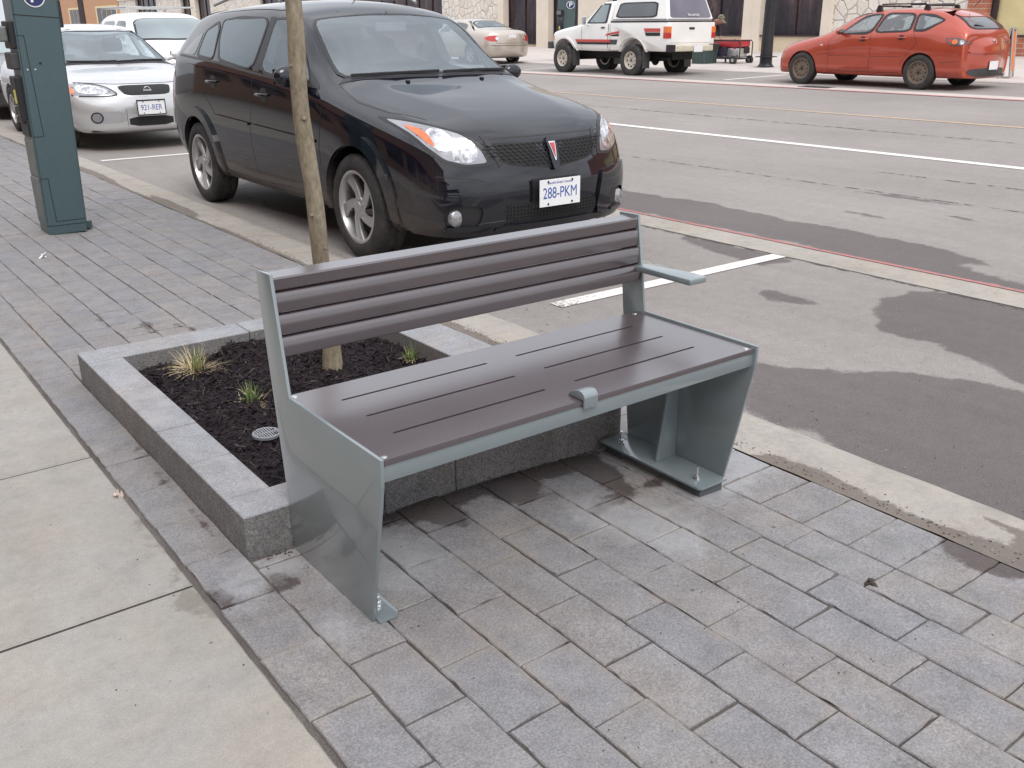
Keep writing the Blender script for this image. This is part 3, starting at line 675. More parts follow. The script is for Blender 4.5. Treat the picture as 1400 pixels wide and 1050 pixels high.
M['greypl']=plain('dusty grey trim',(.06,.057,.058),.6,var=.25)
def baked(o,keep=False):
    dg=bpy.context.evaluated_depsgraph_get(); me=bpy.data.meshes.new_from_object(o.evaluated_get(dg)); return me
def car_body(secs,capf,capr,creases,arches,mat,name='body',parent=None,level=3,cabin=None,cuts=()):
    """secs: list of (s,[9 pts (w,z[,ds])]); capf/capr: centre ds for rows P3,P4,P5"""
    bm=bmesh.new(); cl=bm.edges.layers.float.new('crease_edge'); rings=[]
    for s,pts in secs:
        r=[]
        for i,p in enumerate(pts):
            ds=p[2] if len(p)>2 else 0
            r.append(bm.verts.new((p[0],s+ds,p[1])))
        l=[None]*9
        for i in range(1,8):
            p=pts[i]; ds=p[2] if len(p)>2 else 0; l[i]=bm.verts.new((-p[0],s+ds,p[1]))
        l[0]=r[0]; l[8]=r[8]; rings.append((r,l))
    for a,b in zip(rings,rings[1:]):
        for i in range(8):
            bm.faces.new((a[0][i],b[0][i],b[0][i+1],a[0][i+1])); bm.faces.new((a[1][i+1],b[1][i+1],b[1][i],a[1][i]))
    def cap(ring,cds,s,flip):
        r,l=ring; rows=[[l[2],l[1],r[0],r[1],r[2]]]
        for k,row in enumerate((3,4,5)):
            R=r[row].co; z=R.z; w=R.x
            mids=[]
            for fx in(-.55,0,.55):
                cs=s+cds[k]; y=cs+(R.y-cs)*abs(fx)**2.2; mids.append(bm.verts.new((w*fx,y,z)))
            rows.append([l[row]]+mids+[r[row]])
        rows.append([l[6],l[7],r[8],r[7],r[6]])
        for A,B in zip(rows,rows[1:]):
            for i in range(4):
                q=(A[i],A[i+1],B[i+1],B[i]); bm.faces.new(q if flip else q[::-1])
    cap(rings[0],capf,secs[0][0],True); cap(rings[-1],capr,secs[-1][0],False)
    bmesh.ops.recalc_face_normals(bm,faces=bm.faces[:])
    for (i,j,k,val) in creases:
        for q in range(i,j):
            for sd in(0,1):
                e=bm.edges.get((rings[q][sd][k],rings[q+1][sd][k]))
                if e: e[cl]=val
    me=bpy.data.meshes.new('cage'); bm.to_mesh(me); bm.free()
    o=bpy.data.objects.new('cage',me); COL.objects.link(o); m=o.modifiers.new('s','SUBSURF'); m.levels=level; m.render_levels=level
    full=baked(o); bpy.data.objects.remove(o)
    o=bpy.data.objects.new('full',full); COL.objects.link(o); cut=[]
    for (s,z,r,w0,w1) in arches:
        for sg in(1,-1):
            mb=MB().cyl((sg*w0,s,z),(sg*w1,s,z),r,n=48,smooth=False); mb.box((sg*w0 if sg*w0<sg*w1 else sg*w1,s-r,-.5),(sg*w1 if sg*w0<sg*w1 else sg*w0,s+r,z)) if False else None
            c=mb.build('cut',mat); cut.append(c); bo=o.modifiers.new('b','BOOLEAN'); bo.operation='DIFFERENCE'; bo.object=c; bo.solver='EXACT'
    if cabin:
        i0,i1=cabin; V=[];L=[]
        for q in range(i0,i1+1):
            sq,pp=secs[q]; f=lambda k:pp[k]
            ss=sq+(.10 if q==i0 else (-.06 if q==i1 else 0)); top=[(f(5)[0]-.07,f(5)[1]-.02),(f(6)[0]-.045,f(6)[1]-.035),(f(7)[0],f(7)[1]-.04)]
            if q==i0: top=[(f(5)[0]-.09,f(5)[1]-.06),(f(6)[0]-.10,f(5)[1]-.055),(f(7)[0],f(5)[1]-.05)]
            r=[(-a,b) for a,b in reversed(top)]; pl=[(-(f(4)[0]-.10),.34)]+[(-a,b) for a,b in top]+[(a,b) for a,b in reversed(top)]+[(f(4)[0]-.10,.34)]
            V+=[(a,ss,b) for a,b in pl]; L.append(len(pl))
        m=L[0]; Fc=[(q*m+j,q*m+(j+1)%m,(q+1)*m+(j+1)%m,(q+1)*m+j) for q in range(len(L)-1) for j in range(m)]+[tuple(range(m-1,-1,-1)),tuple(range((len(L)-1)*m,len(L)*m))]
        bmc=bmesh.new(); mv=[bmc.verts.new(v) for v in V]
        for f_ in Fc: bmc.faces.new([mv[k] for k in f_])
        bmesh.ops.recalc_face_normals(bmc,faces=bmc.faces[:]); mb=MB().frombm(bmc); c=mb.build('cut',mat); cut.append(c)
        bo=o.modifiers.new('b','BOOLEAN'); bo.operation='DIFFERENCE'; bo.object=c; bo.solver='EXACT'
        for poly,side,a_,b_ in cuts:
            P=chaikin(poly,2,.12); cx0=sum(p[0] for p in P)/len(P); cy0=sum(p[1] for p in P)/len(P)
            sc=[]
            for p in P:
                dd=math.hypot(p[0]-cx0,p[1]-cy0); k=(dd-.018)/dd; sc.append((cx0+(p[0]-cx0)*k,cy0+(p[1]-cy0)*k))
            for rng in (((a_,b_),(-b_,-a_)) if side=='S' else ((a_,b_),)):
                c=MB().prism(sc,{'S':0,'T':2,'B':1}[side],rng[0],rng[1]).build('cut',mat); cut.append(c)
                bo=o.modifiers.new('b','BOOLEAN'); bo.operation='DIFFERENCE'; bo.object=c; bo.solver='EXACT'
    body=baked(o); bvh=BVHTree.FromPolygons([v.co.copy() for v in full.vertices],[tuple(p.vertices) for p in full.polygons])
    for c in cut: bpy.data.objects.remove(c)
    bpy.data.objects.remove(o)
    body.materials.clear(); body.materials.append(mat)
    for p in body.polygons: p.use_smooth=True; p.material_index=0
    body.set_sharp_from_angle(angle=R_(45))
    b=bpy.data.objects.new(name,body); COL.objects.link(b); b.parent=parent
    return b,bvh
DIRS={'R':(0,Vector((-1,0,0))),'L':(0,Vector((1,0,0))),'F':(1,Vector((0,1,0))),'B':(1,Vector((0,-1,0))),'T':(2,Vector((0,0,-1)))}
def chaikin(p,n=2,k=.25):
    for _ in range(n):
        q=[]
        for i in range(len(p)):
            a=p[i];b=p[(i+1)%len(p)]; q+=[(a[0]+(b[0]-a[0])*k,a[1]+(b[1]-a[1])*k),(a[0]+(b[0]-a[0])*(1-k),a[1]+(b[1]-a[1])*(1-k))]
        p=q
    return p
def subd(P,res):
    o=[]
    for i,a in enumerate(P):
        b=P[(i+1)%len(P)]; n=max(1,int(math.hypot(b[0]-a[0],b[1]-a[1])/res))
        for k in range(n): o.append((a[0]+(b[0]-a[0])*k/n,a[1]+(b[1]-a[1])*k/n))
    return o
def panel(name,bvh,poly,side,mat,parent,off=.004,res=.05,round_=2,thick=.012,k=.2,hole=None,kind=None,mirror=False):
    """poly in (s,z) for sides L/R, (w,z) for F/B, (w,s) for T; laid on the body surface and given thickness"""
    ax,d=DIRS[side]
    P=chaikin(poly,round_,k) if round_ else list(poly); P=subd(P,res)
    if mirror: P=[(-a,b) for a,b in P]
    x0=min(p[0] for p in P);x1=max(p[0] for p in P);y0=min(p[1] for p in P);y1=max(p[1] for p in P)
    vs=[Vector(p) for p in P]; n0=len(vs); es=[(i,(i+1)%n0) for i in range(n0)]
    if hole:
        Hh=subd([(-a,b) for a,b in hole] if mirror else hole,res); o_=len(vs); vs+=[Vector(p) for p in Hh]; es+=[(o_+i,o_+(i+1)%len(Hh)) for i in range(len(Hh))]
    x=x0+res/2
    while x<x1:
        y=y0+res/2
        while y<y1:
            if inpoly(x,y,P) and pdist(x,y,P)>res*.35 and not(hole and (inpoly(x,y,Hh) or pdist(x,y,Hh)<res*.35)): vs.append(Vector((x,y)))
            y+=res
        x+=res
    r=mg.delaunay_2d_cdt(vs,es,[],1,1e-6)
    pts=[];last=None
    for v in r[0]:
        q=[v[0],v[1]]; q.insert(ax,-d[ax]*6); o=Vector(q)
        h=bvh.ray_cast(o,d)
        if h[0] is None:
            q[ax]=-d[ax]*.8 if ax==0 else (.1 if side=='F' else 4.2); c=bvh.find_nearest(Vector(q)); hp,hn=c[0],c[1]
        else: hp,hn=h[0],h[1]
        if hn.dot(d)>0: hn=-hn
        pts.append((hp,hn))
    fr=[p+ (n*.6-d*.4)*off*1.0 for p,n in pts]; bk=[p-n*thick for p,n in pts]
    mb=MB(); 
    cnt={}
    F_=[]
    for f in r[2]:
        f=list(f)
        if hole and inpoly(sum(r[0][i][0] for i in f)/len(f),sum(r[0][i][1] for i in f)/len(f),Hh): continue
        a,b,c=[fr[i] for i in f[:3]]
        if (b-a).cross(c-a).dot(d)>0: f=f[::-1]
        F_.append(tuple(f))
        for i in range(len(f)):
            e=(f[i],f[(i+1)%len(f)]); cnt[e]=1
    mb.add(fr,F_,True)
    m=len(fr); mb2v=fr+bk; sk=[(b,a,a+m,b+m) for (a,b) in cnt if (b,a) not in cnt]
    mb.add(mb2v,sk,False)
    return mb.build(name,mat,parent)
def both(name,bvh,poly,mat,parent,**k):
    return panel(name,bvh,poly,'R',mat,parent,**k),panel(name,bvh,poly,'L',mat,parent,**k)
def seam(bvh,pts,side,parent,mat=None,w=.004,off=.0012,name='panel_gap'):
    # thin dark gap line following the surface
    ax,d=DIRS[side]; mb=MB(); P=[]
    for a,b in zip(pts,pts[1:]):
        n=max(1,int(math.hypot(a[0]-b[0],a[1]-b[1])/.04))
        for i in range(n): P.append((a[0]+(b[0]-a[0])*i/n,a[1]+(b[1]-a[1])*i/n))
    P.append(pts[-1]); L=[]
    for i,p in enumerate(P):
        a=P[max(0,i-1)];b=P[min(len(P)-1,i+1)]; t=Vector((b[0]-a[0],b[1]-a[1])); t=t.normalized() if t.length else Vector((1,0)); nn=Vector((-t.y,t.x))*w/2
        for s in(1,-1):
            q=[p[0]+nn.x*s,p[1]+nn.y*s]; q.insert(ax,-d[ax]*6); h=bvh.ray_cast(Vector(q),d)
            if h[0] is None: h=bvh.find_nearest(Vector(q))
            L.append(h[0]-d*off)
    mb.add(L,[(2*i,2*i+1,2*i+3,2*i+2) for i in range(len(P)-1)],True)
    return mb.build(name,mat or M['blackpl'],parent)
def wheel(x,s,z,r,rr,w,style,parent,side=1,rimmat=None,tread=False):
    """side=+1 outer face toward +x"""
    g=empty('wheel',(x,s,z)); g.parent=parent
    Mx=Matrix.Rotation(PI/2*side,4,'Y')
    hw=w/2; n=120 if tread else 48
    def mod(i,j):
        return (-.006 if (i+ (3 if j%2 else 0))%6<2 and 4<=j<=13 else 0)
    sw=r-rr
    prof=[(rr-.004,hw*.80),(rr+.004,hw*.93),(rr+sw*.3,hw*1.0),(rr+sw*.62,hw*.99),(r-.016,hw*.90),(r-.007,hw*.83)]
    tr=[(r-.001,hw*k) for k in (.72,.55,.36,.34,.12,-.12,-.34,-.36,-.55,-.72)]
    for k in (3,6): tr[k]=(r-.008,tr[k][1])
    prof=prof+tr+[(r-.007,-hw*.83),(r-.02,-hw*.93),(rr+sw*.5,-hw),(rr,-hw*.85)]
    mb=MB().lathe(prof,n,Mx,mod=mod if tread else None); mb.build('tyre',M['tyre'],g,auto=50)
    m2=MB(); rm=rimmat or M['alloy']
    m2.lathe([(rr+.002,hw*.86),(rr+.004,hw*.93),(rr-.004,hw*.955),(rr-.013,hw*.92),(rr-.018,hw*.75),(rr-.03,hw*.2),(rr-.03,-hw*.8),(rr,-hw*.85)],48,Mx)
    zf=hw*.80
    if style=='swirl':
        for k in range(5):
            a0=2*PI*k/5+.3
            pl=[]
            for rad,a,wd in((.045,-.35,.030),(.09,-.10,.030),(.14,.12,.034),(rr-.012,.30,.046)): pl.append((rad,a,wd))
            up=[(rad*math.cos(a0+a)-wd*math.sin(a0+a)*-1*-1,rad*math.sin(a0+a)+wd*math.cos(a0+a)) for rad,a,wd in pl]
            dn=[(rad*math.cos(a0+a)+wd*math.sin(a0+a),rad*math.sin(a0+a)-wd*math.cos(a0+a)) for rad,a,wd in pl]
            m2.prism(up+dn[::-1],2,zf*.55,zf-.006,bev=.004,M=Mx,seg=2)
        m2.lathe([(0,zf),(.03,zf),(.033,zf-.004),(.062,zf-.006),(.068,zf-.012),(.07,zf*.5)],32,Mx)
        for k in range(5):
            a=2*PI*k/5+.1; m2.cyl((.05*math.cos(a),.05*math.sin(a),zf-.012),(.05*math.cos(a),.05*math.sin(a),zf-.002),.008,n=8,M=Mx)
    elif style=='steel' or style=='spoke8':
        m2.lathe([(0,zf*.75),(.03,zf*.75),(.035,zf*.7),(.07,zf*.72),(.085,zf*.8),(.10,zf*.78),(rr-.04,zf*.62),(rr-.02,zf*.7),(rr-.014,zf*.9)],40,Mx)
    else:
        for k in range(7):
            a0=2*PI*k/7
            m2.prism([(.04*math.cos(a0-.4),.04*math.sin(a0-.4)),(rr*.95*math.cos(a0-.12),rr*.95*math.sin(a0-.12)),(rr*.95*math.cos(a0+.12),rr*.95*math.sin(a0+.12)),(.04*math.cos(a0+.4),.04*math.sin(a0+.4))],2,zf*.5,zf-.004,M=Mx)
        m2.lathe([(0,zf),(.04,zf),(.05,zf-.01)],20,Mx)
    m2.build('rim',rm,g,auto=35)
    mk=MB().cyl((0,0,-hw*.1),(0,0,-hw*.05),rr-.02,n=32,M=Mx)
    if style in('steel','spoke8'):
        k_=12 if style=='steel' else 8
        for k in range(k_):
            a=2*PI*k/k_; q=rr*.70; ro=.012 if style=='steel' else .022
            zz=zf*(.66+.0)+.004; mk.cyl((q*math.cos(a),q*math.sin(a),zz-.02),(q*math.cos(a),q*math.sin(a),zz+.004),ro,n=12,M=Mx)
        mk.cyl((0,0,zf*.7),(0,0,zf*.75+.004),.028,n=16,M=Mx)
        for k in range(5):
            a=2*PI*k/5; mk.cyl((.052*math.cos(a),.052*math.sin(a),zf*.7),(.052*math.cos(a),.052*math.sin(a),zf*.72+.012),.008,n=6,M=Mx)
    mk.build('brake_disc' if style not in('steel','spoke8') else 'rim_holes',M['hubdark'],g)
    return g
def four_wheels(t,W,s1,s2,r,rr,w,style,rimmat=None,tread=False):
    for s in(s1,s2):
        for sd in(1,-1): wheel(sd*(W-w/2),s,r,r,rr,w,style,t,sd,rimmat,tread)
def plate(t,x,s,z,code,top,side='F',frame=False,rotx=0,tc=None):
    sg=-1 if side=='F' else 1
    g=MB().box((-.1525,-.002,-.076),(.1525,.002,.076),bev=.0012).build('license_plate',M['platew'],t); g.location=(x,s,z); g.rotation_euler=(rotx,0,0)
    rot=(PI/2,0,0) if side=='F' else (PI/2,0,PI)
    text(code,.088,tc or M['plateb'],g,(0,sg*.0026,-.004),rot,'plate_lettering',sx=.80,ex=.0004,space=.98)
    if top: text(top,.019,tc or M['plateb'],g,(0,sg*.0026,.055),rot,'plate_motto',sx=.95,ex=.0004)
    mb=MB()
    for u in(-.09,.09):
        for v in(-.062,.062): mb.cyl((u,0,v),(u,sg*.0045,v),.0065,n=10)
    if side=='F' or True: mb.build('plate_bolts',M['hubdark'],g)['kind']='stuff'
    if frame:
        f=MB(); 
        for a,b in(((-.163,-.004,.070),(.163,.006,.086)),((-.163,-.004,-.086),(.163,.006,-.074)),((-.163,-.004,-.074),(-.152,.006,.070)),((.152,-.004,-.074),(.163,.006,.070))): f.box(a,b)
        f.build('plate_frame',M['blackpl'],g)
    return g
def mirror(t,W,s,z,mat,sg,parent=None,big=.9):
    bm=bmesh.new(); bmesh.ops.create_cube(bm,size=1)
    for v in bm.verts: v.co=Vector((v.co.x*.20*big,v.co.y*.11*big*(1 if v.co.x*sg>0 else .8),v.co.z*.14*big))
    me=bpy.data.meshes.new('m'); bm.to_mesh(me);bm.free(); o=bpy.data.objects.new('x',me); COL.objects.link(o); q=o.modifiers.new('s','SUBSURF');q.levels=3
    bm=bmesh.new(); bm.from_mesh(baked(o)); bpy.data.objects.remove(o)
    for v in bm.verts: v.co*=1.25
    mb=MB().frombm(bm,Matrix.Translation((sg*(W+.09),s,z)),smooth=True); mb.tube([(sg*(W-.06),s+.01,z-.045),(sg*(W+.04),s,z-.02)],[.035,.028],12)
    o=mb.build('mirror',mat,t)
    MB().box((sg*(W+.09)-.075,s+.060*big,z-.045),(sg*(W+.09)+.075,s+.0635*big,z+.045),bev=.001).build('mirror_glass',M['glass_dark'],o)
    return o
def wiper(t,bvh,pts,parent=None):
    mb=MB(); P=[]
    for w,s in pts:
        h=bvh.ray_cast(Vector((w,s,5)),Vector((0,0,-1))); P.append(h[0]+Vector((0,-.012,.016)))
    mb.tube(P,.007,8); mb.tube([p+Vector((0,-.004,-.008)) for p in P],.004,6); return mb.build('wiper',M['blackpl'],t)
def handle(t,bvh,s,z,side,mat,L=.17):
    ax,d=DIRS[side]; h=bvh.ray_cast(Vector((-d.x*6,s,z)),d); x=h[0].x; o=-d.x
    mb=MB().tube([(x,s-L/2,z),(x+o*.022,s-L/2+.02,z),(x+o*.026,s,z),(x+o*.022,s+L/2-.02,z),(x,s+L/2,z)],[.010,.012,.012,.012,.010],10)
    a=mb.build('door_handle',mat,t)
    panel('handle_recess',bvh,[(s-.01-.05,z-.045),(s-.01+.05,z-.045),(s-.01+.05,z+.045),(s-.01-.05,z+.045)],side,M['blackpl'],a,off=.0015,res=.03,round_=2)
    return a
def ring_panel(name,bvh,poly,side,mat,parent,grow=.03,shrink=.02,**k):
    P=chaikin(poly,2,.12); cx0=sum(p[0] for p in P)/len(P); cy0=sum(p[1] for p in P)/len(P)
    def off(p,d): dd=math.hypot(p[0]-cx0,p[1]-cy0); q=(dd+d)/dd; return (cx0+(p[0]-cx0)*q,cy0+(p[1]-cy0)*q)
    o=[off(p,grow) for p in P]; i=[off(p,-shrink) for p in P]
    return panel(name,bvh,o,side,mat,parent,round_=0,hole=i,**k)
def clearglass(name,tint,ior=1.6,sky_haze=0.0):
    n=N(name); t=n.t; t.nodes.remove(n.b); o=[x for x in t.nodes if x.type=='OUTPUT_MATERIAL'][0]
    fr=n.n('Fresnel'); ge=n.n('NewGeometry'); t.links.new(n.math('ADD',ior,n.math('MULTIPLY',ge.outputs['Backfacing'],1/ior-ior)),fr.inputs['IOR']); gl=n.n('BsdfGlossy'); gl.inputs['Roughness'].default_value=.02; gl.inputs['Color'].default_value=(.88,.96,1,1); tr=n.n('BsdfTransparent'); tr.inputs['Color'].default_value=(*tint,1)
    df=n.n('BsdfDiffuse'); df.inputs['Color'].default_value=(.6,.62,.62,1)  # even pale layer standing in for sky reflected in the glass
    m0=n.n('MixShader'); m0.inputs[0].default_value=sky_haze; t.links.new(tr.outputs[0],m0.inputs[1]); t.links.new(df.outputs[0],m0.inputs[2])
    m=n.n('MixShader'); t.links.new(fr.outputs[0],m.inputs[0]); t.links.new(m0.outputs[0],m.inputs[1]); t.links.new(gl.outputs[0],m.inputs[2]); t.links.new(m.outputs[0],o.inputs[0]); return n.m
M['cg_screen']=clearglass('clear windscreen glass',(.80,.87,.89),2.3,.06)
M['cg_tint']=clearglass('tinted privacy glass',(.10,.10,.11),2.4,.0)
M['cg_side']=clearglass('side window glass',(.62,.68,.69),2.1,.06)
M['cabin']=plain('grey cabin trim',(.13,.13,.135),.85,var=.15); M['seatcloth']=plain('grey seat cloth',(.20,.20,.205),.95,var=.2,sc=20)
def interior(t,W,sdash,sf,sr,zs=.34,zt=1.0,dk='seatcloth'):
    k=W/.85
    MB().box((-.70*k,sdash,.45),(.70*k,sdash+.34,zt-.12),bev=.06,seg=3).box((-.08,sdash+.3,.42),(.08,sdash+.75,.62),bev=.03).build('dashboard',M['cabin'],t,auto=40)
    for sg in(1,-1):
        x=sg*.37*k
        MB().box((x-.24,sf,zs),(x+.24,sf+.50,zs+.16),bev=.06,seg=3).box((x-.22,-.06,-.30),(x+.22,.08,.30),bev=.05,seg=3,M=Matrix.Translation((0,sf+.52,zs+.42))@Matrix.Rotation(R_(-16),4,'X')).box((x-.13,-.05,-.08),(x+.13,.05,.09),bev=.04,seg=3,M=Matrix.Translation((0,sf+.66,zs+.82))@Matrix.Rotation(R_(-12),4,'X')).build('seat',M[dk],t,auto=40)
    b=MB().box((-.62*k,sr,zs),(.62*k,sr+.48,zs+.16),bev=.06,seg=3).box((-.62*k,-.06,-.28),(.62*k,.08,.30),bev=.05,seg=3,M=Matrix.Translation((0,sr+.50,zs+.40))@Matrix.Rotation(R_(-16),4,'X'))
    for sg in(1,-1): b.box((sg*.35*k-.12,-.05,-.07),(sg*.35*k+.12,.05,.08),bev=.04,seg=3,M=Matrix.Translation((0,sr+.62,zs+.80)))
    b.build('rear_seat',M[dk],t,auto=40)
    Mx=Matrix.Translation((.37*k,sdash+.42,zt-.13))@Matrix.Rotation(R_(-62),4,'X')
    w=MB(); w.tube([(.185*math.cos(a),.185*math.sin(a),0) for a in lin(0,2*PI,32)],.014,8,M=Mx,caps=False); w.tube([(-.18,0,0),(0,-.01,-.03),(.18,0,0)],.016,8,M=Mx).tube([(0,-.01,-.03),(0,-.18,0)],.016,8,M=Mx).build('steering_wheel',M['cabin'],t)
# ---------------- the black wagon ----------------
def black_wagon():
    t=empty('parked_car',(3.482,4.17,-.08),label='black five-door wagon parked directly behind the bench with plate 288 PKM',cat='car')
    W=.85; t.scale=(.978,1,1)
    secs=[
     (0,[(0,.205,.05),(.40,.205,.07),(.64,.215,.15),(.715,.32,.19),(.735,.50,.20),(.70,.66,.25),(.56,.755,.20),(.32,.765,.135),(0,.768,.115)]),
     (.36,[(0,.20),(.42,.20),(.74,.22),(.795,.33),(.815,.53),(.785,.74,.02),(.66,.836),(.37,.872),(0,.878)]),
     (.92,[(0,.20),(.45,.20),(.78,.24),(.825,.34),(.84,.58),(.815,.845),(.70,.918),(.45,.962),(0,.970)]),
     (1.30,[(0,.20),(.45,.20),(.78,.25),(.83,.34),(.845,.62),(.825,.92),(.725,.985),(.52,1.008,-.03),(0,1.02,-.06)]),
     (1.62,[(0,.20),(.45,.20),(.78,.25),(.83,.34),(.845,.63),(.825,.955),(.68,1.19),(.36,1.215,-.05),(0,1.225,-.07)]),
     (1.94,[(0,.20),(.45,.20),(.78,.25),(.83,.34),(.845,.64),(.825,.985),(.615,1.425),(.33,1.47,-.05),(0,1.485,-.07)]),
     (2.5,[(0,.20),(.45,.20),(.78,.25),(.83,.34),(.845,.65),(.825,1.045),(.605,1.465),(.33,1.515),(0,1.53)]),
     (3.2,[(0,.20),(.45,.20),(.78,.26),(.83,.36),(.845,.66),(.825,1.09),(.59,1.46),(.33,1.51),(0,1.525)]),
     (3.8,[(0,.22),(.45,.22),(.75,.28),(.82,.40),(.845,.68),(.815,1.12),(.585,1.425),(.33,1.475),(0,1.49)]),
     (4.10,[(0,.26),(.45,.26),(.72,.30),(.81,.42),(.83,.68),(.785,1.11),(.575,1.355),(.32,1.39),(0,1.40)]),
     (4.32,[(0,.28,-.02),(.40,.28,-.02),(.64,.30,-.06),(.76,.42,-.06),(.78,.66,-.05),(.735,1.0,-.08),(.585,1.12,-.08),(.3,1.14,-.05),(0,1.15,-.04)])]
    paintm=carpaint('black car paint',(.005,.006,.011),.0,.25,dirt=.75,dz=.60); paintm.node_tree.nodes['Principled BSDF'].inputs['Specular IOR Level'].default_value=.0; paintm.node_tree.nodes['Principled BSDF'].inputs['Coat IOR'].default_value=1.65
    G1=[(1.52,.995),(2.25,1.052),(2.27,1.385),(2.12,1.388),(1.98,1.36),(1.72,1.17)]
    G2=[(2.37,1.06),(2.98,1.108),(3.14,1.25),(3.22,1.385),(2.95,1.40),(2.37,1.395)]
    G3=[(3.10,1.115),(3.44,1.13),(3.50,1.31),(3.36,1.355),(3.32,1.37),(3.24,1.33)]
    G4=[(3.50,1.135),(3.80,1.145),(3.66,1.27),(3.545,1.30)]
    Wd=[(-.66,1.345),(-.35,1.285),(0,1.265),(.35,1.285),(.66,1.345),(.565,1.885),(.3,1.85),(0,1.835),(-.3,1.85),(-.565,1.885)]
    RWp=[(-.58,1.07),(.58,1.07),(.50,1.33),(-.50,1.33)]
    body,bv=car_body(secs,(0.015,0.0,.045),(.07,.06,.02),[(2,9,5,.62),(4,9,6,.45),(0,3,6,.45),(0,3,5,.3),(0,3,7,.55),(0,10,2,.5)],[(.925,.325,.352,.50,1.2),(3.525,.325,.352,.50,1.2)],paintm,parent=t,cabin=(3,9),cuts=[(P,'S',.45,1.0) for P in(G1,G2,G3)]+[(Wd,'T',.90,1.7),(RWp,'B',3.9,4.6)])
    interior(t,.85,1.42,1.95,2.9)
    four_wheels(t,.842,.925,3.525,.316,.216,.205,'swirl',tread=True)
    MB().box((-.60,.3,.205),(.60,4.1,.26)).build('underbody',M['hubdark'],t)
    # wheel arch flares
    for s0 in(.925,3.525):
        for sd in('R','L'):
            a0,a1=(-.28,PI+.28) 
            po=[(s0-.435*math.cos(a),.325+.425*math.sin(a)) for a in lin(a0,a1,30)]; pi_=[(s0-.358*math.cos(a),.325+.356*math.sin(a)) for a in lin(a1,a0,30)]
            panel('arch_flare',bv,po+pi_,sd,paintm,t,off=.022,res=.05,round_=0,thick=.04)
    for P,gm in((G1,'cg_side'),(G2,'cg_tint'),(G3,'cg_tint'),(G4,'glass_dark')): both('side_window',bv,P,M[gm],t,off=.003,k=.12)
    for P in(G1,G2,G3):
        for sd in('R','L'): ring_panel('window_seal',bv,P,sd,M['blackpl'],t,grow=.012,shrink=.010,off=.005,res=.05)
    both('window_trim',bv,[(1.42,.975),(2.3,1.03),(3.0,1.085),(3.84,1.125),(3.84,1.14),(3.0,1.10),(2.3,1.046),(1.5,.988)],M['blackpl'],t,off=.005,round_=0)
    both('door_pillar',bv,[(2.262,1.05),(2.36,1.055),(2.36,1.40),(2.282,1.40)],M['blackpl'],t,off=.002,round_=0)
    # front door corner sail
    both('door_pillar',bv,[(1.36,.965),(1.56,.99),(1.70,1.13)],M['blackpl'],t,off=.002,round_=1)
    ws=panel('windshield',bv,Wd,'T',M['cg_screen'],t,off=.004,k=.12,res=.06); MB().box((-.12,1.80,1.30),(.12,1.83,1.36),bev=.01).tube([(0,1.82,1.36),(0,1.86,1.43)],.008,6).build('rear_view_mirror',M['cabin'],t)
    ring_panel('windshield_seal',bv,Wd,'T',M['blackpl'],t,off=.0055,res=.05,grow=.012,shrink=.012)
    panel('cowl',bv,[(-.70,1.30),(-.36,1.235),(0,1.21),(.36,1.235),(.70,1.30),(.62,1.35),(.33,1.29),(0,1.27),(-.33,1.29),(-.62,1.35)],'T',M['blackpl'],t,off=.003,round_=0)
    panel('rear_window',bv,RWp,'B',M['cg_tint'],t,off=.004,k=.12)
    wiper(t,bv,[(-.60,1.33),(-.3,1.275),(.02,1.265)]); wiper(t,bv,[(.05,1.255),(.35,1.285),(.62,1.345)])
    for x in(-.28,.30):
        h=bv.ray_cast(Vector((x,1.16,5)),Vector((0,0,-1)))[0]; MB().box((x-.012,h.y-.012,h.z-.003),(x+.012,h.y+.012,h.z+.010),bev=.003).build('washer_nozzle',M['blackpl'],t)
    # hood gap lines
    for sg in(1,-1):
        seam(bv,[(sg*.70,1.28),(sg*.735,1.0),(sg*.70,.70),(sg*.61,.44)],'T',t,w=.006)
        seam(bv,[(sg*.70,.565),(sg*.52,.545),(sg*.44,.525)],'F',t,w=.005)
        pass
    seam(bv,[(-.56,.748),(-.3,.752),(0,.752),(.3,.752),(.56,.748)],'F',t,w=.007)
    # head lamps
    HL=[(.742,.845),(.68,.832),(.52,.775),(.445,.69),(.425,.628),(.54,.622),(.64,.65),(.71,.725)]
    for mi in(False,True):
        hl=panel('headlight',bv,HL,'F',M['lensgrey'],t,off=.006,k=.12,res=.03,mirror=mi)
        hs=panel('lamp_surround',bv,[(.757,.855),(.68,.843),(.50,.785),(.41,.70),(.385,.615),(.54,.607),(.655,.637),(.725,.715)],'F',M['blackpl'],t,off=.003,k=.12,res=.03,mirror=mi)
        c=lambda x,z,a,b:[(x+a*math.cos(q),z+b*math.sin(q)) for q in lin(0,2*PI,24)[:-1]]
        panel('lamp_reflector',bv,c(.535,.695,.070,.064),'F',M['lens'],hl,off=.009,res=.02,round_=0,mirror=mi)
        panel('lamp_reflector',bv,c(.632,.75,.052,.058),'F',M['lens'],hl,off=.009,res=.02,round_=0,mirror=mi)
        panel('lamp_reflector',bv,[(.60,.70),(.68,.71),(.70,.745),(.62,.70),(.56,.635),(.60,.638)],'F',M['lens'],hl,off=.0075,res=.02,round_=1,mirror=mi)
        panel('turn_signal',bv,[(.672,.80),(.722,.825),(.70,.742),(.668,.712)],'F',M['amber'],hl,off=.0105,res=.02,round_=1,mirror=mi)
        sg=-1 if mi else 1
        h=bv.ray_cast(Vector((sg*.615,-3,.335)),Vector((0,1,0)))[0]
        fg=MB().lathe([(0,.012),(.030,.010),(.043,.005),(.048,0),(.050,-.02)],28,Matrix.Translation(h+Vector((0,-.004,0)))@Matrix.Rotation(PI/2,4,'X')).build('fog_light',M['foglens'],t)
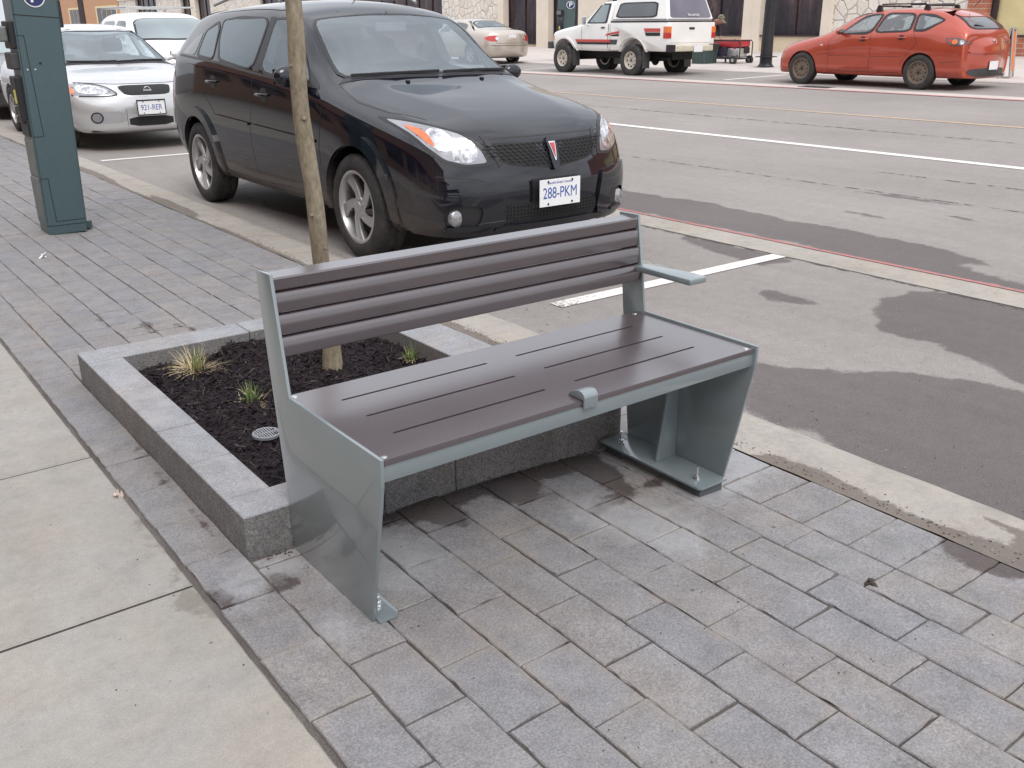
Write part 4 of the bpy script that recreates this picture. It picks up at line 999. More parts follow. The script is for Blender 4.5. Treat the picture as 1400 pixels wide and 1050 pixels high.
        panel('bumper_recess',bv,[(.685,.415),(.46,.415),(.49,.275),(.685,.27)],'F',M['blackpl'],t,off=.001,res=.04,mirror=mi)
        panel('bumper_corner',bv,[(.80,.535),(.60,.54),(.405,.525),(.35,.33),(.37,.235),(.80,.235)],'F',paintm,t,off=.017,res=.035,k=.06,round_=1,thick=.03,mirror=mi,hole=chaikin([(.675,.405),(.47,.405),(.50,.285),(.675,.28)],2,.2))
        panel('lamp_wedge',bv,[(.425,.765),(.385,.755),(.335,.615),(.36,.600)],'F',M['blackpl'],t,off=.004,res=.03,round_=0,mirror=mi)
        panel('bumper_lip',bv,[(.675,.292),(.50,.295),(.48,.27),(.675,.265)],'F',paintm,t,off=.028,res=.03,thick=.03,mirror=mi)
    # grille with honeycomb, V bar and emblem
    GR=[(-.455,.730),(-.2,.722),(0,.718),(.2,.722),(.455,.730),(.40,.655),(.28,.605),(0,.575),(-.28,.605),(-.42,.655)]
    gr=panel('grille',bv,GR,'F',M['hubdark'],t,off=.002,k=.08,res=.05)
    hc=MB(); 
    def fy(x,z,o=.008): return bv.ray_cast(Vector((x,-3,z)),Vector((0,1,0)))[0]-Vector((0,o,0))
    dx,dz=.036,.0175; rr=0; z=.585
    while z<.735:
        x=-.5+(dx/2 if rr%2 else 0)
        while x<.5:
            if inpoly(x,z,GR) and pdist(x,z,GR)>.006:
                h=[(x-dx*.5,z),(x-dx*.25,z+dz*.55),(x+dx*.25,z+dz*.55),(x+dx*.5,z),(x+dx*.25,z-dz*.55),(x-dx*.25,z-dz*.55)]
                for a,b in zip(h[:4],h[1:4]+h[3:4]):
                    if inpoly(*a,GR) and inpoly(*b,GR) and a!=b: hc.tube([fy(*a),fy(*b)],.0022,4,caps=False)
            x+=dx
        z+=dz; rr+=1
    hc.build('grille_mesh',M['blackpl'],gr)
    panel('grille_bar',bv,[(-.035,.735),(.035,.735),(.030,.62),(.018,.565),(-.018,.565),(-.030,.62)],'F',paintm,t,off=.022,res=.02,round_=1,thick=.03)
    panel('emblem',bv,[(-.024,.712),(.024,.712),(.004,.615),(-.004,.615)],'F',M['chrome'],t,off=.026,res=.02,round_=0)
    panel('emblem',bv,[(-.015,.704),(.015,.704),(0,.632)],'F',M['redlens'],t,off=.029,res=.02,round_=0)
    LI=[(-.33,.40),(.33,.40),(.36,.315),(.30,.285),(-.30,.285),(-.36,.315)]
    lg=panel('lower_intake',bv,LI,'F',M['hubdark'],t,off=.003,res=.05)
    hm=MB()
    for i in range(30):
        x=-.33+i*.0225; hm.tube([fy(x,.30,.006),fy(x,.39,.006)],.0018,4,caps=False)
    for i in range(5): hm.tube([fy(x,.305+i*.02,.006) for x in lin(-.33,.33,12)],.0018,4,caps=False)
    hm.build('intake_mesh',M['blackpl'],lg)
    panel('chin_lip',bv,[(-.40,.285),(.40,.285),(.42,.245),(-.42,.245)],'F',paintm,t,off=.025,res=.05,thick=.03)
    panel('plate_holder',bv,[(-.17,.525),(.17,.525),(.17,.365),(-.17,.365)],'F',M['blackpl'],t,off=.005,round_=0)
    plate(t,-.01,-.022,.448,'288-PKM','Beautiful British Columbia')
    # sides
    for sd in('R','L'):
        seam(bv,[(1.33,.34),(1.36,.62),(1.31,.90),(1.33,.96)],sd,t); seam(bv,[(2.40,.30),(2.44,.62),(2.35,1.0),(2.33,1.05)],sd,t); seam(bv,[(3.10,.72),(3.30,.86),(3.30,1.08)],sd,t)
        seam(bv,[(1.33,.335),(2.4,.30),(3.12,.31)],sd,t)
        for a,b in((1.42,2.38),(2.44,3.08)): panel('side_moulding',bv,[(a,.655+(a-1.42)*.03),(b,.655+(b-1.42)*.03),(b,.672+(b-1.42)*.03),(a,.672+(a-1.42)*.03)],sd,paintm,t,off=.018,round_=0,thick=.02)
        panel('sill_trim',bv,[(1.32,.235),(3.13,.235),(3.13,.30),(1.32,.295)],sd,M['dirtsill'],t,off=.006,round_=0)
        for s,z in((2.18,.905),(3.10,.955)): handle(t,bv,s,z,sd,paintm)
        panel('tail_light',bv,[(4.16,.70),(4.26,.72),(4.235,1.0),(4.15,1.05)],sd,M['redlens'],t,off=.005)
    for sg in(1,-1):
        mirror(t,.81,1.60,1.045 if sg<0 else 1.02,paintm,sg,big=.9 if sg<0 else .72)
        MB().tube([(sg*.555,2.35,1.50),(sg*.56,2.45,1.535),(sg*.55,3.3,1.54),(sg*.53,3.66,1.50)],[.012,.013,.013,.012],10).build('roof_rail',M['alloy'],t)
    panel('spoiler',bv,[(-.50,3.86),(.50,3.86),(.46,4.13),(-.46,4.13)],'T',paintm,t,off=.03,thick=.05)
    MB().tube([(0,2.3,1.5),(0,2.34,1.56)],.004,6).build('antenna',M['blackpl'],t)
    for sg in(-1,1):
        for s0 in(1.30,): MB().box((sg*.64-.10,s0,.18),(sg*.64+.11,s0+.012,.45),bev=.004).build('mud_guard',M['greypl'],t)
M['foglens']=plain('fog lamp lens',(.33,.33,.34),.15,.6,coat=1,var=.4,sc=40)
M['dirtsill']=plain('dusty sill plastic',(.085,.075,.068),.8,var=.3,sc=6)
black_wagon()
# ---------------- other cars ----------------
def gen(L,W,zb,zs,hf,hb,sc,sh,rz_,sr,sb,zbb,ztd,roofw=.70,beltr=None,nose=.0,bow=.28,boxy=0,hw=.82,tailz=None,lo=.30,roofc=.045):
    """L length, W half width, hood front/back z, cowl s, header s, roof z, roof rear s, rear glass base s, its z, tail deck z"""
    b0=hb-.06; bl=lambda s: b0+(beltr-b0)*min(1,max(0,(s-sc)/(sb-sc))) if beltr else b0
    rw=W*roofw; t=tailz or ztd
    B=[(0,zb),(W*.5,zb),(W*.88,zb+.03)]
    def sec(s,z4,z5,w5,w6,z6,c,w4=1,d=0): return (s,B+[(W*.965,lo+.03),(W*w4,z4),(W*w5,z5),(w6,z6),(w6*.55,z6+c*.75),(0,z6+c)])
    S_=[]
    S_.append((0,[(0,zb,.05),(W*.48,zb,.07),(W*.76,zb+.01,bow*.55),(W*.86,lo,bow*.68),(W*.88,(lo+hf)/2,bow*.7),(W*.84,hf-.08,bow*.85),(W*.66,hf,bow*.6),(W*.36,hf+.01,bow*.32+nose),(0,hf+.015,bow*.22+nose)]))
    S_.append(sec(.40,.55,hf+.0,.94,W*.78,hf+(hb-hf)*.42,.025,.97))
    S_.append(sec((.40+sc)/2+.1,.58,(hf+b0)/2+.03,.96,W*hw,hf+(hb-hf)*.78,.03))
    S_.append(sec(sc,.60,bl(sc),.97,W*(hw+.02),hb-.015,.03))
    sm=(sc+sh)/2; S_.append(sec(sm,.62,bl(sm),.97,(W*(hw+.02)+rw)/2,(hb+rz_)/2-.01,.035))
    S_.append(sec(sh,.62,bl(sh),.97,rw,rz_-.03,roofc))
    S_.append(sec((sh+sr)/2,.63,bl((sh+sr)/2),.97,rw*.99,rz_,roofc))
    S_.append(sec(sr,.64,bl(sr),.96,rw*.96,rz_-.035,roofc))
    S_.append(sec(sb,.64,bl(sb)if beltr else zbb-.05,.94,W*.70 if zbb<rz_-.25 else rw*.9,zbb-.01,.03))
    if L-sb>.5:
        S_.append(sec((sb+L)/2+.1,.62,ztd-.06,.92,W*.70,ztd-.005,.02))
    S_.append((L-.02,[(0,zb+.04,-.03),(W*.48,zb+.04,-.05),(W*.74,zb+.05,-.12),(W*.85,lo+.06,-.16),(W*.87,.60,-.16),(W*.82,t-.10,-.18),(W*.66,t,-.14),(W*.36,t+.01,-.09),(0,t+.015,-.07)]))
    return S_
def finish_car(t,secs,capf,capr,wheels,r,rr,w,W,style,pm,crease=(),tread=False,rimmat=None,arch=.035,lev=3,cabin=None,cuts=()):
    n=len(secs)-1
    cr=[(4,7,5,.45),(5,7,6,.35),(0,n,2,.5)]+list(crease)
    body,bv=car_body(secs,capf,capr,cr,[(s,r+.005,r+arch,W*.58,W*1.4) for s in wheels],pm,parent=t,level=lev,cabin=cabin,cuts=cuts)
    four_wheels(t,W-.01,wheels[0],wheels[1],r,rr,w,style,rimmat,tread)
    return bv
def cc(x,z,a,b,n=20): return [(x+a*math.cos(q),z+b*math.sin(q)) for q in lin(0,2*PI,n)[:-1]]
def silver_sedan():
    t=empty('parked_car',(3.47,11.48,-.08),label='silver compact sedan parked nose to camera behind the black wagon, plate 921 RER',cat='car')
    W=.85; pm=carpaint('silver car paint',(.56,.56,.56),.45,.25,coat=1)
    secs=gen(4.5,W,.19,0,.66,.90,1.20,1.98,1.36,3.1,3.65,1.0,.98,roofw=.66,bow=.30,hw=.80)
    WS=[(-.68,1.27),(0,1.20),(.68,1.27),(.52,1.93),(0,1.87),(-.52,1.93)]; RW=[(-.5,3.2),(.5,3.2),(.56,3.6),(-.56,3.6)]; SW=[[(1.62,.95),(2.33,.97),(2.33,1.29),(2.08,1.27)],[(2.40,.97),(3.05,.98),(3.1,1.24),(2.40,1.29)]]
    bv=finish_car(t,secs,(.02,0,.03),(.05,.06,.03),(.92,3.46),.30,.19,.19,W,'alloy',pm,cabin=(3,7),cuts=[(P,'S',.4,1) for P in SW]+[(WS,'T',.80,1.7),(RW,'T',.9,1.7)])
    interior(t,.83,1.35,1.9,2.75,zs=.30,zt=.92)
    panel('windshield',bv,WS,'T',M['cg_screen'],t,k=.12,res=.06)
    ring_panel('windshield_seal',bv,WS,'T',M['blackpl'],t,off=.007,res=.05,grow=.012,shrink=.015)
    panel('cowl',bv,[(-.70,1.22),(0,1.15),(.70,1.22),(.64,1.27),(0,1.21),(-.64,1.27)],'T',M['blackpl'],t,off=.006,round_=0,res=.08)
    wiper(t,bv,[(-.55,1.28),(-.2,1.22),(.02,1.22)]); wiper(t,bv,[(.02,1.20),(.3,1.24),(.6,1.29)])
    for P in SW: both('side_window',bv,P,M['cg_side'],t,off=.003)
    panel('rear_window',bv,RW,'T',M['cg_side'],t)
    for mi in(False,True):
        hl=panel('headlight',bv,[(.80,.735),(.60,.745),(.42,.71),(.335,.635),(.42,.618),(.80,.628)],'F',M['lensgrey'],t,off=.006,res=.04,mirror=mi)
        panel('lamp_surround',bv,[(.82,.75),(.60,.76),(.41,.722),(.30,.622),(.42,.605),(.82,.613)],'F',M['blackpl'],t,off=.003,res=.04,mirror=mi)
        panel('lamp_reflector',bv,[(.70,.73),(.52,.725),(.42,.68),(.40,.64),(.70,.64)],'F',M['lens'],hl,off=.009,res=.03,mirror=mi)
        panel('turn_signal',bv,[(.80,.725),(.73,.728),(.72,.64),(.80,.64)],'F',M['amber'],hl,off=.0095,res=.03,round_=1,mirror=mi)
        panel('bumper_recess',bv,[(.58,.45),(.28,.45),(.28,.33),(.60,.32)],'F',M['silver_shade'],t,off=.002,res=.04,round_=1,mirror=mi)  # flat panel, its hollow suggested by the shaded silver
        fl=panel('fog_light_ring',bv,cc(.575,.385,.062,.062),'F',M['blackpl'],t,off=.006,res=.03,round_=0,mirror=mi)
        panel('fog_light',bv,cc(.575,.385,.048,.048),'F',M['lensgrey'],fl,off=.010,res=.03,round_=0,mirror=mi)
        seam(bv,[((-1 if mi else 1)*.27,.47),((-1 if mi else 1)*.27,.21)],'F',t,w=.005)
    seam(bv,[(-.82,.60),(-.3,.60),(0,.60)],'F',t,w=.001)
    g=panel('grille',bv,[(-.30,.715),(.30,.715),(.25,.622),(-.25,.622)],'F',M['hubdark'],t,off=.014,k=.12,res=.03)
    seam(bv,[(-.62,.755),(-.31,.735),(.31,.735),(.62,.755)],'F',t,w=.006)
    h=bv.ray_cast(Vector((0,-3,.668)),Vector((0,1,0)))[0]
    e=MB().lathe([(.033,.004),(.037,.007),(.042,.004),(.037,0)],28,Matrix.Translation(h+Vector((0,-.026,0)))@Matrix.Rotation(PI/2,4,'X'),closed=True); e.box((-.046,h.y-.036,h.z-.010),(.046,h.y-.027,h.z+.010)); e.build('emblem',M['chrome'],t)
    panel('lower_intake',bv,[(-.25,.385),(.25,.385),(.25,.28),(-.25,.28)],'F',M['hubdark'],t,off=.004,res=.05,round_=1)
    plate(t,-.01,-.030,.485,'921-RER','',frame=True)
    panel('chin_lip',bv,[(-.72,.225),(.72,.225),(.70,.195),(-.70,.195)],'F',M['blackpl'],t,off=.004,res=.08,round_=0)
    for sg in(1,-1): mirror(t,.82,1.62,1.0,pm,sg,big=.85)
M['silver_shade']=plain('silver paint recess shade',(.42,.42,.43),.3,.4,coat=.8)  # darker copy of the silver paint, recess shade put into the colour
silver_sedan()
def white_suv():
    t=empty('parked_car',(5.95,16.4,-.10),label='white sport utility vehicle with roof rack, partly hidden behind the silver sedan',cat='car')
    W=.90; pm=carpaint('white car paint',(.80,.80,.79),0,.25)
    secs=gen(4.4,W,.30,0,.88,1.10,1.15,1.72,1.60,3.7,4.15,1.15,1.05,roofw=.74,bow=.2,lo=.40,hw=.84,beltr=1.12)
    bv=finish_car(t,secs,(.02,0,.02),(.03,.03,.03),(.85,3.5),.36,.22,.23,W,'alloy',pm)
    panel('windshield',bv,[(-.68,1.24),(0,1.19),(.68,1.24),(.58,1.66),(0,1.63),(-.58,1.66)],'T',M['glass_pale'],t,k=.1,res=.05,off=.007)
    panel('windshield_seal',bv,[(-.72,1.20),(0,1.15),(.72,1.20),(.615,1.69),(0,1.66),(-.615,1.69)],'T',M['blackpl'],t,off=.002,k=.1,res=.05)
    for P in([(1.55,1.14),(2.25,1.15),(2.25,1.48),(1.85,1.47)],[(2.38,1.15),(3.1,1.15),(3.1,1.47),(2.38,1.48)],[(3.25,1.16),(3.95,1.16),(3.85,1.42),(3.25,1.46)]): both('side_window',bv,P,M['glass_mid'],t,off=.004,k=.12)
    for mi in(False,True):
        panel('headlight',bv,cc(.60,.80,.11,.10),'F',M['lens'],t,off=.006,res=.05,round_=0,mirror=mi); panel('turn_signal',bv,[(.86,.86),(.76,.88),(.76,.72),(.86,.74)],'F',M['amber'],t,off=.007,res=.05,round_=1,mirror=mi)
    panel('grille',bv,[(-.42,.86),(.42,.86),(.38,.70),(-.38,.70)],'F',M['greypl'],t,off=.005,res=.06)
    panel('bumper_band',bv,[(-.8,.60),(.8,.60),(.8,.45),(-.8,.45)],'F',M['greypl'],t,off=.008,res=.08,round_=0)
    for sg in(1,-1):
        MB().tube([(sg*.60,1.85,1.63),(sg*.60,1.95,1.70),(sg*.60,3.5,1.71),(sg*.59,3.65,1.63)],.016,8).build('roof_rail',M['alloy'],t)
        mirror(t,.88,1.48,1.13,pm,sg)
    for s in(2.1,2.8,3.4): MB().tube([(-.60,s,1.70),(.60,s,1.70)],.014,8).build('rack_bar',M['alloy'],t)
    for w0 in (-.3,0,.3): MB().tube([(w0,2.1,1.715),(w0,3.4,1.715)],.009,6).build('rack_bar',M['alloy'],t)
white_suv()
def dark_car():
    t=empty('parked_car',(3.42,15.0-.95+3.2,-.08),label='dark car seen only as a sliver at the left photo edge behind the pay station',cat='car')
    t.location=(3.42,16.6,-.08)
    W=.86; pm=carpaint('charcoal car paint',(.05,.045,.05),.4,.25)
    secs=gen(4.5,W,.19,0,.66,.92,1.20,1.98,1.40,3.1,3.65,1.03,1.0,roofw=.68)
    bv=finish_car(t,secs,(.02,0,.03),(.05,.06,.03),(.92,3.46),.32,.2,.2,W,'alloy',pm)
    panel('windshield',bv,[(-.66,1.27),(0,1.20),(.66,1.27),(.52,1.93),(0,1.87),(-.52,1.93)],'T',M['glass_pale'],t,res=.08)
    for P in([(1.62,.97),(2.33,.99),(2.33,1.32),(2.08,1.3)],[(2.40,.99),(3.05,1.0),(3.1,1.27),(2.40,1.32)]): both('side_window',bv,P,M['glass_pale'],t,off=.003)
    for mi in(False,True): panel('headlight',bv,[(.78,.72),(.45,.70),(.45,.60),(.78,.62)],'F',M['lens'],t,mirror=mi)
dark_car()
def beige_sedan():
    t=empty('parked_car',(19.15,30.4-.1,.075),PI,label='champagne beige sedan seen from behind across the street, its tail lights red',cat='car')
    t.location=(19.17,25.35+4.8,.075)
    W=.92; pm=carpaint('champagne car paint',(.50,.44,.38),.45,.28)
    secs=gen(4.8,W,.20,0,.66,.94,1.3,2.1,1.38,3.25,3.95,1.08,1.05,roofw=.66,tailz=1.0)
    RW=[(-.52,3.32),(.52,3.32),(.62,3.88),(0,3.91),(-.62,3.88)]; WS=[(-.66,1.4),(0,1.33),(.66,1.4),(.54,2.03),(-.54,2.03)]
    bv=finish_car(t,secs,(.02,0,.03),(.07,.07,.04),(.90,3.73),.315,.2,.2,W,'alloy',pm,cabin=(3,8),cuts=[(WS,'T',.85,1.7),(RW,'T',.97,1.7)])
    interior(t,.85,1.5,2.05,2.9)
    panel('rear_window',bv,RW,'T',M['cg_side'],t,res=.06,k=.12)
    panel('windshield',bv,WS,'T',M['cg_side'],t,res=.08)
    ring_panel('rear_window_seal',bv,RW,'T',M['blackpl'],t,res=.06,off=.007,grow=.02,shrink=.02)
    for P in([(1.72,.97),(2.48,1.0),(2.48,1.31),(2.2,1.29)],[(2.56,1.0),(3.35,1.03),(3.3,1.24),(2.56,1.31)]): both('side_window',bv,P,M['glass_mid'],t,off=.003)
    for mi in(False,True):
        tl=panel('tail_light',bv,cc(.66,.80,.19,.085),'B',M['redlens'],t,off=.008,res=.05,round_=0,mirror=mi); panel('reverse_lamp',bv,cc(.53,.80,.055,.05),'B',M['lens'],tl,off=.011,res=.03,round_=0,mirror=mi)
    panel('trunk_recess',bv,[(-.30,.92),(.30,.92),(.28,.72),(-.28,.72)],'B',pm,t,off=.002,res=.06)
    plate(t,0,4.80,.84,'','',side='B',rotx=-.1)
    panel('bumper_line',bv,[(-.82,.60),(.82,.60),(.82,.585),(-.82,.585)],'B',M['blackpl'],t,off=.002,res=.1,round_=0)
    seam(bv,[(-.60,1.0),(-.56,.66),(.56,.66),(.60,1.0)],'B',t,w=.010)
    for sg in(1,-1): mirror(t,.86,1.75,1.02,pm,sg,big=.8)
# empty plate text guard
_text=text
def text(s,*a,**k): return _text(s,*a,**k) if s else None
beige_sedan()
def red_hatch():
    t=empty('parked_car',(18.20,13.80,.066),PI,label='orange-red hatchback with roof bars and steel wheels parked at upper right across the street',cat='car')
    W=.875; pm=carpaint('copper red car paint',(.46,.075,.040),.45,.24,dirt=.45,dz=.35,dirtc=(.30,.17,.14))
    bl=1.02
    secs=gen(4.49,W,.20,0,.70,.99,1.30,2.02,1.44,3.98,4.40,1.02,.95,roofw=.69,bow=.34,beltr=1.05,tailz=.92,hw=.78)
    G1=[(1.72,.995),(2.40,1.02),(2.52,1.345),(2.30,1.335),(2.12,1.285)]
    G2=[(2.50,1.025),(3.22,1.055),(3.20,1.345),(2.62,1.355)]
    G3=[(3.32,1.06),(3.52,1.07),(3.82,1.235),(3.60,1.30),(3.28,1.34)]
    WS=[(-.64,1.38),(0,1.32),(.64,1.38),(.53,1.96),(0,1.92),(-.53,1.96)]; RW=[(-.60,1.08),(.60,1.08),(.50,1.365),(-.50,1.365)]
    bv=finish_car(t,secs,(.02,0,.04),(.05,.055,.06),(.88,3.52),.315,.205,.2,W,'steel',pm,rimmat=M['steelrim'],cabin=(3,7),cuts=[(P,'S',.4,1) for P in(G1,G2,G3)]+[(WS,'T',.85,1.7),(RW,'B',3.8,4.7)])
    interior(t,.85,1.5,2.05,3.0,zt=1.0)
    for P in(G1,G2,G3):
        both('side_window',bv,P,M['cg_side'],t,off=.005,k=.12)
        for sd in('R','L'): ring_panel('window_trim',bv,P,sd,M['blackpl'],t,grow=.035,shrink=.014,off=.007,res=.06)
    panel('windshield',bv,WS,'T',M['cg_side'],t,res=.08,k=.12)
    ring_panel('rear_window_seal',bv,RW,'B',M['blackpl'],t,off=.010,grow=.02,shrink=.02)
    panel('rear_window',bv,RW,'B',M['cg_side'],t,off=.008,k=.12)
    panel('spoiler',bv,[(-.54,3.85),(.54,3.85),(.50,4.10),(-.50,4.10)],'T',pm,t,off=.016,thick=.02)
    for sd,sx in(('R',1),('L',-1)):
        seam(bv,[(1.50,.30),(1.52,.60),(1.48,.85),(1.60,.97)],sd,t,w=.007); seam(bv,[(2.44,.28),(2.47,.6),(2.42,1.01)],sd,t,w=.007); seam(bv,[(3.12,.45),(3.42,.85),(3.30,1.05)],sd,t,w=.007)
        seam(bv,[(1.5,.29),(3.1,.29)],sd,t,w=.008); seam(bv,[(1.52,.585),(2.40,.585)],sd,t,w=.006); seam(bv,[(2.48,.585),(3.15,.585)],sd,t,w=.006)
        for s,z in((2.28,.90),(3.10,.93)): handle(t,bv,s,z,sd,pm,L=.19)
        tl=panel('tail_light',bv,[(3.98,.925),(4.15,.935),(4.33,.90),(4.36,.83),(4.28,.79),(4.12,.80),(4.0,.86)],sd,M['lensgrey2'],t,off=.010,k=.15,res=.04)
        panel('turn_signal',bv,cc(4.165,.862,.055,.045,14),sd,M['amber'],tl,off=.014,res=.03,round_=0); panel('reverse_lamp',bv,cc(4.29,.855,.035,.04,14),sd,M['lens'],tl,off=.014,res=.03,round_=0)
        panel('brake_lamp',bv,cc(4.07,.885,.04,.03,14),sd,M['redlens'],tl,off=.014,res=.03,round_=0)
        panel('side_marker',bv,cc(1.33,.78,.03,.018,12),sd,M['lens'],t,off=.004,res=.03,round_=0)
        panel('sill_trim',bv,[(1.25,.215),(3.15,.215),(3.15,.26),(1.25,.26)],sd,pm,t,off=.012,round_=0)
        mirror(t,.86,1.78,1.04,pm,sx,big=.85)
        seam(bv,[(3.93,.50),(4.3,.53)],sd,t,w=.005)
    panel('bumper_insert',bv,[(-.68,.40),(.68,.40),(.60,.25),(-.60,.25)],'B',M['greypl'],t,off=.006,res=.08)
    panel('bumper_ledge',bv,[(-.66,.70),(.66,.70),(.66,.66),(-.66,.66)],'B',pm,t,off=.03,res=.08,round_=1,thick=.04)
    plate(t,0,4.515,.445,'','',side='B')
    MB().cyl((-.48,4.30,.27),(-.48,4.50,.27),.035,n=16).build('exhaust_tip',M['chrome'],t)
    h=bv.ray_cast(Vector((0,6,.86)),Vector((0,-1,0)))[0]
    e=MB().lathe([(.050,.003),(.056,.007),(.062,.003),(.056,0)],28,Matrix.Translation(h+Vector((0,.008,0)))@Matrix.Rotation(-PI/2,4,'X')@Matrix.Scale(.85,4,(0,1,0)),closed=True); e.tube([h+Vector((-.05,.014,.012)),h+Vector((-.02,.016,.02)),h+Vector((0,.016,-.006)),h+Vector((.02,.016,.02)),h+Vector((.05,.014,.012))],.006,6); e.build('emblem',M['chrome'],t)
    for s in(2.35,3.35):
        MB().tube([(-.56,s,1.50),(.56,s,1.50)],.018,10).build('roof_bar',M['blackpl'],t)
        for sg in(1,-1): MB().prism([(s-.07,1.40),(s+.07,1.40),(s+.035,1.51),(s-.035,1.51)],0,sg*.52-.03,sg*.52+.03,.006).build('roof_bar_foot',M['blackpl'],t)
    MB().tube([(.50,2.38,1.53),(.50,3.3,1.53)],.012,8).build('roof_bar',M['blackpl'],t); MB().tube([(-.50,2.38,1.53),(-.50,3.3,1.53)],.012,8).build('roof_bar',M['blackpl'],t)
    wiper_mb=MB().tube([(.02,4.31,1.08),(.25,4.30,1.13),(.45,4.28,1.15)],.010,6).build('rear_wiper',M['blackpl'],t)
    MB().tube([(0,3.95,1.45),(0,4.08,1.58)],.006,6).build('antenna',M['blackpl'],t)
M['lensgrey2']=plain('smoked tail lamp housing',(.10,.09,.09),.2,.3,coat=1)
red_hatch()
def pickup():
    t=empty('pickup_truck',(18.18,21.28,.042),PI,label='white pickup truck with red and black side stripes and white bed canopy across the street',cat='pickup truck')
    W=.83; pm=carpaint('white truck paint',(.80,.79,.76),0,.30,dirt=.5,dz=.72,coat=.6,dirtc=(.50,.44,.30))
    def B(z,w=1): return [(0,z),(W*.5,z),(W*.93*w,z+.01)]
    def hood(s,z6,zb,z5=None,w=1): return (s,B(zb,w)+[(W*.98*w,zb+.10),(W*w,.85),(W*.98*w,z5 or z6-.06),(W*.90*w,z6-.005),(W*.5*w,z6+.015),(0,z6+.02)])
    secs=[hood(.10,1.03,.62,.96,.94),hood(.16,1.08,.60,1.0,.985),hood(.7,1.17,.58),hood(1.36,1.245,.58),
      (1.66,B(.57)+[(W*.98,.66),(W,.88),(W*.98,1.235),(W*.86,1.50),(W*.5,1.52),(0,1.53)]),
      (1.93,B(.57)+[(W*.98,.66),(W,.88),(W*.98,1.24),(W*.78,1.74),(W*.45,1.77),(0,1.78)]),
      (2.2,B(.57)+[(W*.98,.66),(W,.88),(W*.98,1.24),(W*.78,1.77),(W*.45,1.80),(0,1.81)]),
      (2.42,B(.57)+[(W*.98,.66),(W,.88),(W*.98,1.24),(W*.78,1.75),(W*.45,1.78),(0,1.79)])]
    body,bv=car_body(secs,(.0,.0,.0),(0,0,0),[(3,7,5,.8),(3,7,6,.7),(0,7,2,.8),(0,7,3,.4)],[(.65,.42,.47,.5,1.3)],pm,parent=t,name='cab')
    # bed box
    bm=bmesh.new()
    bd=MB().box((-W,2.455,.60),(W,4.46,1.275),bev=.03); o=bd.build('bed',pm,t,auto=40)
    cuts=[]
    for sg in(1,-1): cuts.append(MB().cyl((sg*.5,3.28,.44),(sg*1.3,3.28,.44),.455,n=40).build('cut',pm))
    for c in cuts:
        m=o.modifiers.new('b','BOOLEAN'); m.operation='DIFFERENCE'; m.object=c; m.solver='EXACT'; c.parent=None
    dg=bpy.context.evaluated_depsgraph_get()
    for c in cuts: c.location=(0,0,0)
    # evaluate in local space: temporarily unparent
    o.parent=None; bpy.context.view_layer.update(); me=baked(o); o.modifiers.clear(); o.data=me; o.parent=t
    for c in cuts: bpy.data.objects.remove(c)
    me.materials.clear(); me.materials.append(pm)
    bvb=BVHTree.FromPolygons([v.co.copy() for v in me.vertices],[tuple(p.vertices) for p in me.polygons])
    for s in(.65,3.28):
        for sd in(1,-1):
            wheel(sd*(W-.06),s,.382,.382,.205,.27,'spoke8',t,sd,M['whiterim'],False)
            po=[(s-.52*math.cos(a),.43+.50*math.sin(a)) for a in lin(.05,PI-.05,20)]; pi_=[(s-.455*math.cos(a),.43+.455*math.sin(a)) for a in lin(PI-.05,.05,20)]
            panel('arch_flare',bv if s<1 else bvb,po+pi_,'R' if sd==1 else 'L',pm,t,off=.03,res=.07,round_=0,thick=.05)
            MB().box((sd*(W-.21),s+.40,.20),(sd*(W+.03),s+.415,.62),bev=.004).build('mud_flap',M['greypl'],t)
    MB().box((-.35,.4,.40),(.35,4.2,.60)).box((-.60,.55,.34),(.60,.75,.44)).box((-.62,3.2,.34),(.62,3.36,.44)).build('chassis',M['hubdark'],t)
    MB().cyl((0,3.28,.38),(.01,3.28,.38),.14,n=16).tube([(.35,3.5,.45),(.45,4.2,.42)],.04,8).build('differential',M['hubdark'],t)
    # canopy
    ym=lambda: None
    c=MB(); 
    def ring(s,z,w,iw): return [(-w,s,z),(w,s,z)]
    V=[(-W+.01,2.47,1.30),(W-.01,2.47,1.30),(W-.01,4.44,1.30),(-W+.01,4.44,1.30),(-W*.80,2.50,1.93),(W*.80,2.50,1.93),(W*.80,4.22,1.93),(-W*.80,4.22,1.93)]
    bm=bmesh.new(); vs=[bm.verts.new(v) for v in V]
    for f in((0,3,2,1),(4,5,6,7),(0,1,5,4),(1,2,6,5),(2,3,7,6),(3,0,4,7)): bm.faces.new([vs[i] for i in f])
    bmesh.ops.bevel(bm,geom=bm.edges[:],offset=.045,segments=3,affect='EDGES'); bmesh.ops.recalc_face_normals(bm,faces=bm.faces[:])
    bvc=BVHTree.FromBMesh(bm); can=MB().frombm(bm).build('canopy',pm,t,auto=35)
    MB().box((-W-.004,2.462,1.272),(W+.004,4.463,1.302),bev=.004).build('canopy_seal',M['blackpl'],t)
    for sd in('R','L'):
        f=panel('canopy_window',bvc,[(2.60,1.37),(4.06,1.37),(4.02,1.73),(2.70,1.73)],sd,M['blackpl'],t,off=.006,k=.10,round_=3)
        panel('canopy_pane',bvc,[(2.66,1.40),(4.01,1.40),(3.97,1.70),(2.75,1.70)],sd,M['glass_mid'],f,off=.011,k=.10,round_=3)
        panel('side_window',bv,[(1.62,1.275),(2.24,1.275),(2.24,1.69),(1.99,1.69)],sd,M['glass_pale'],t,off=.010,k=.06)
        panel('window_trim',bv,[(1.50,1.25),(2.30,1.25),(2.30,1.725),(1.95,1.725)],sd,M['blackpl'],t,off=.006,k=.05)
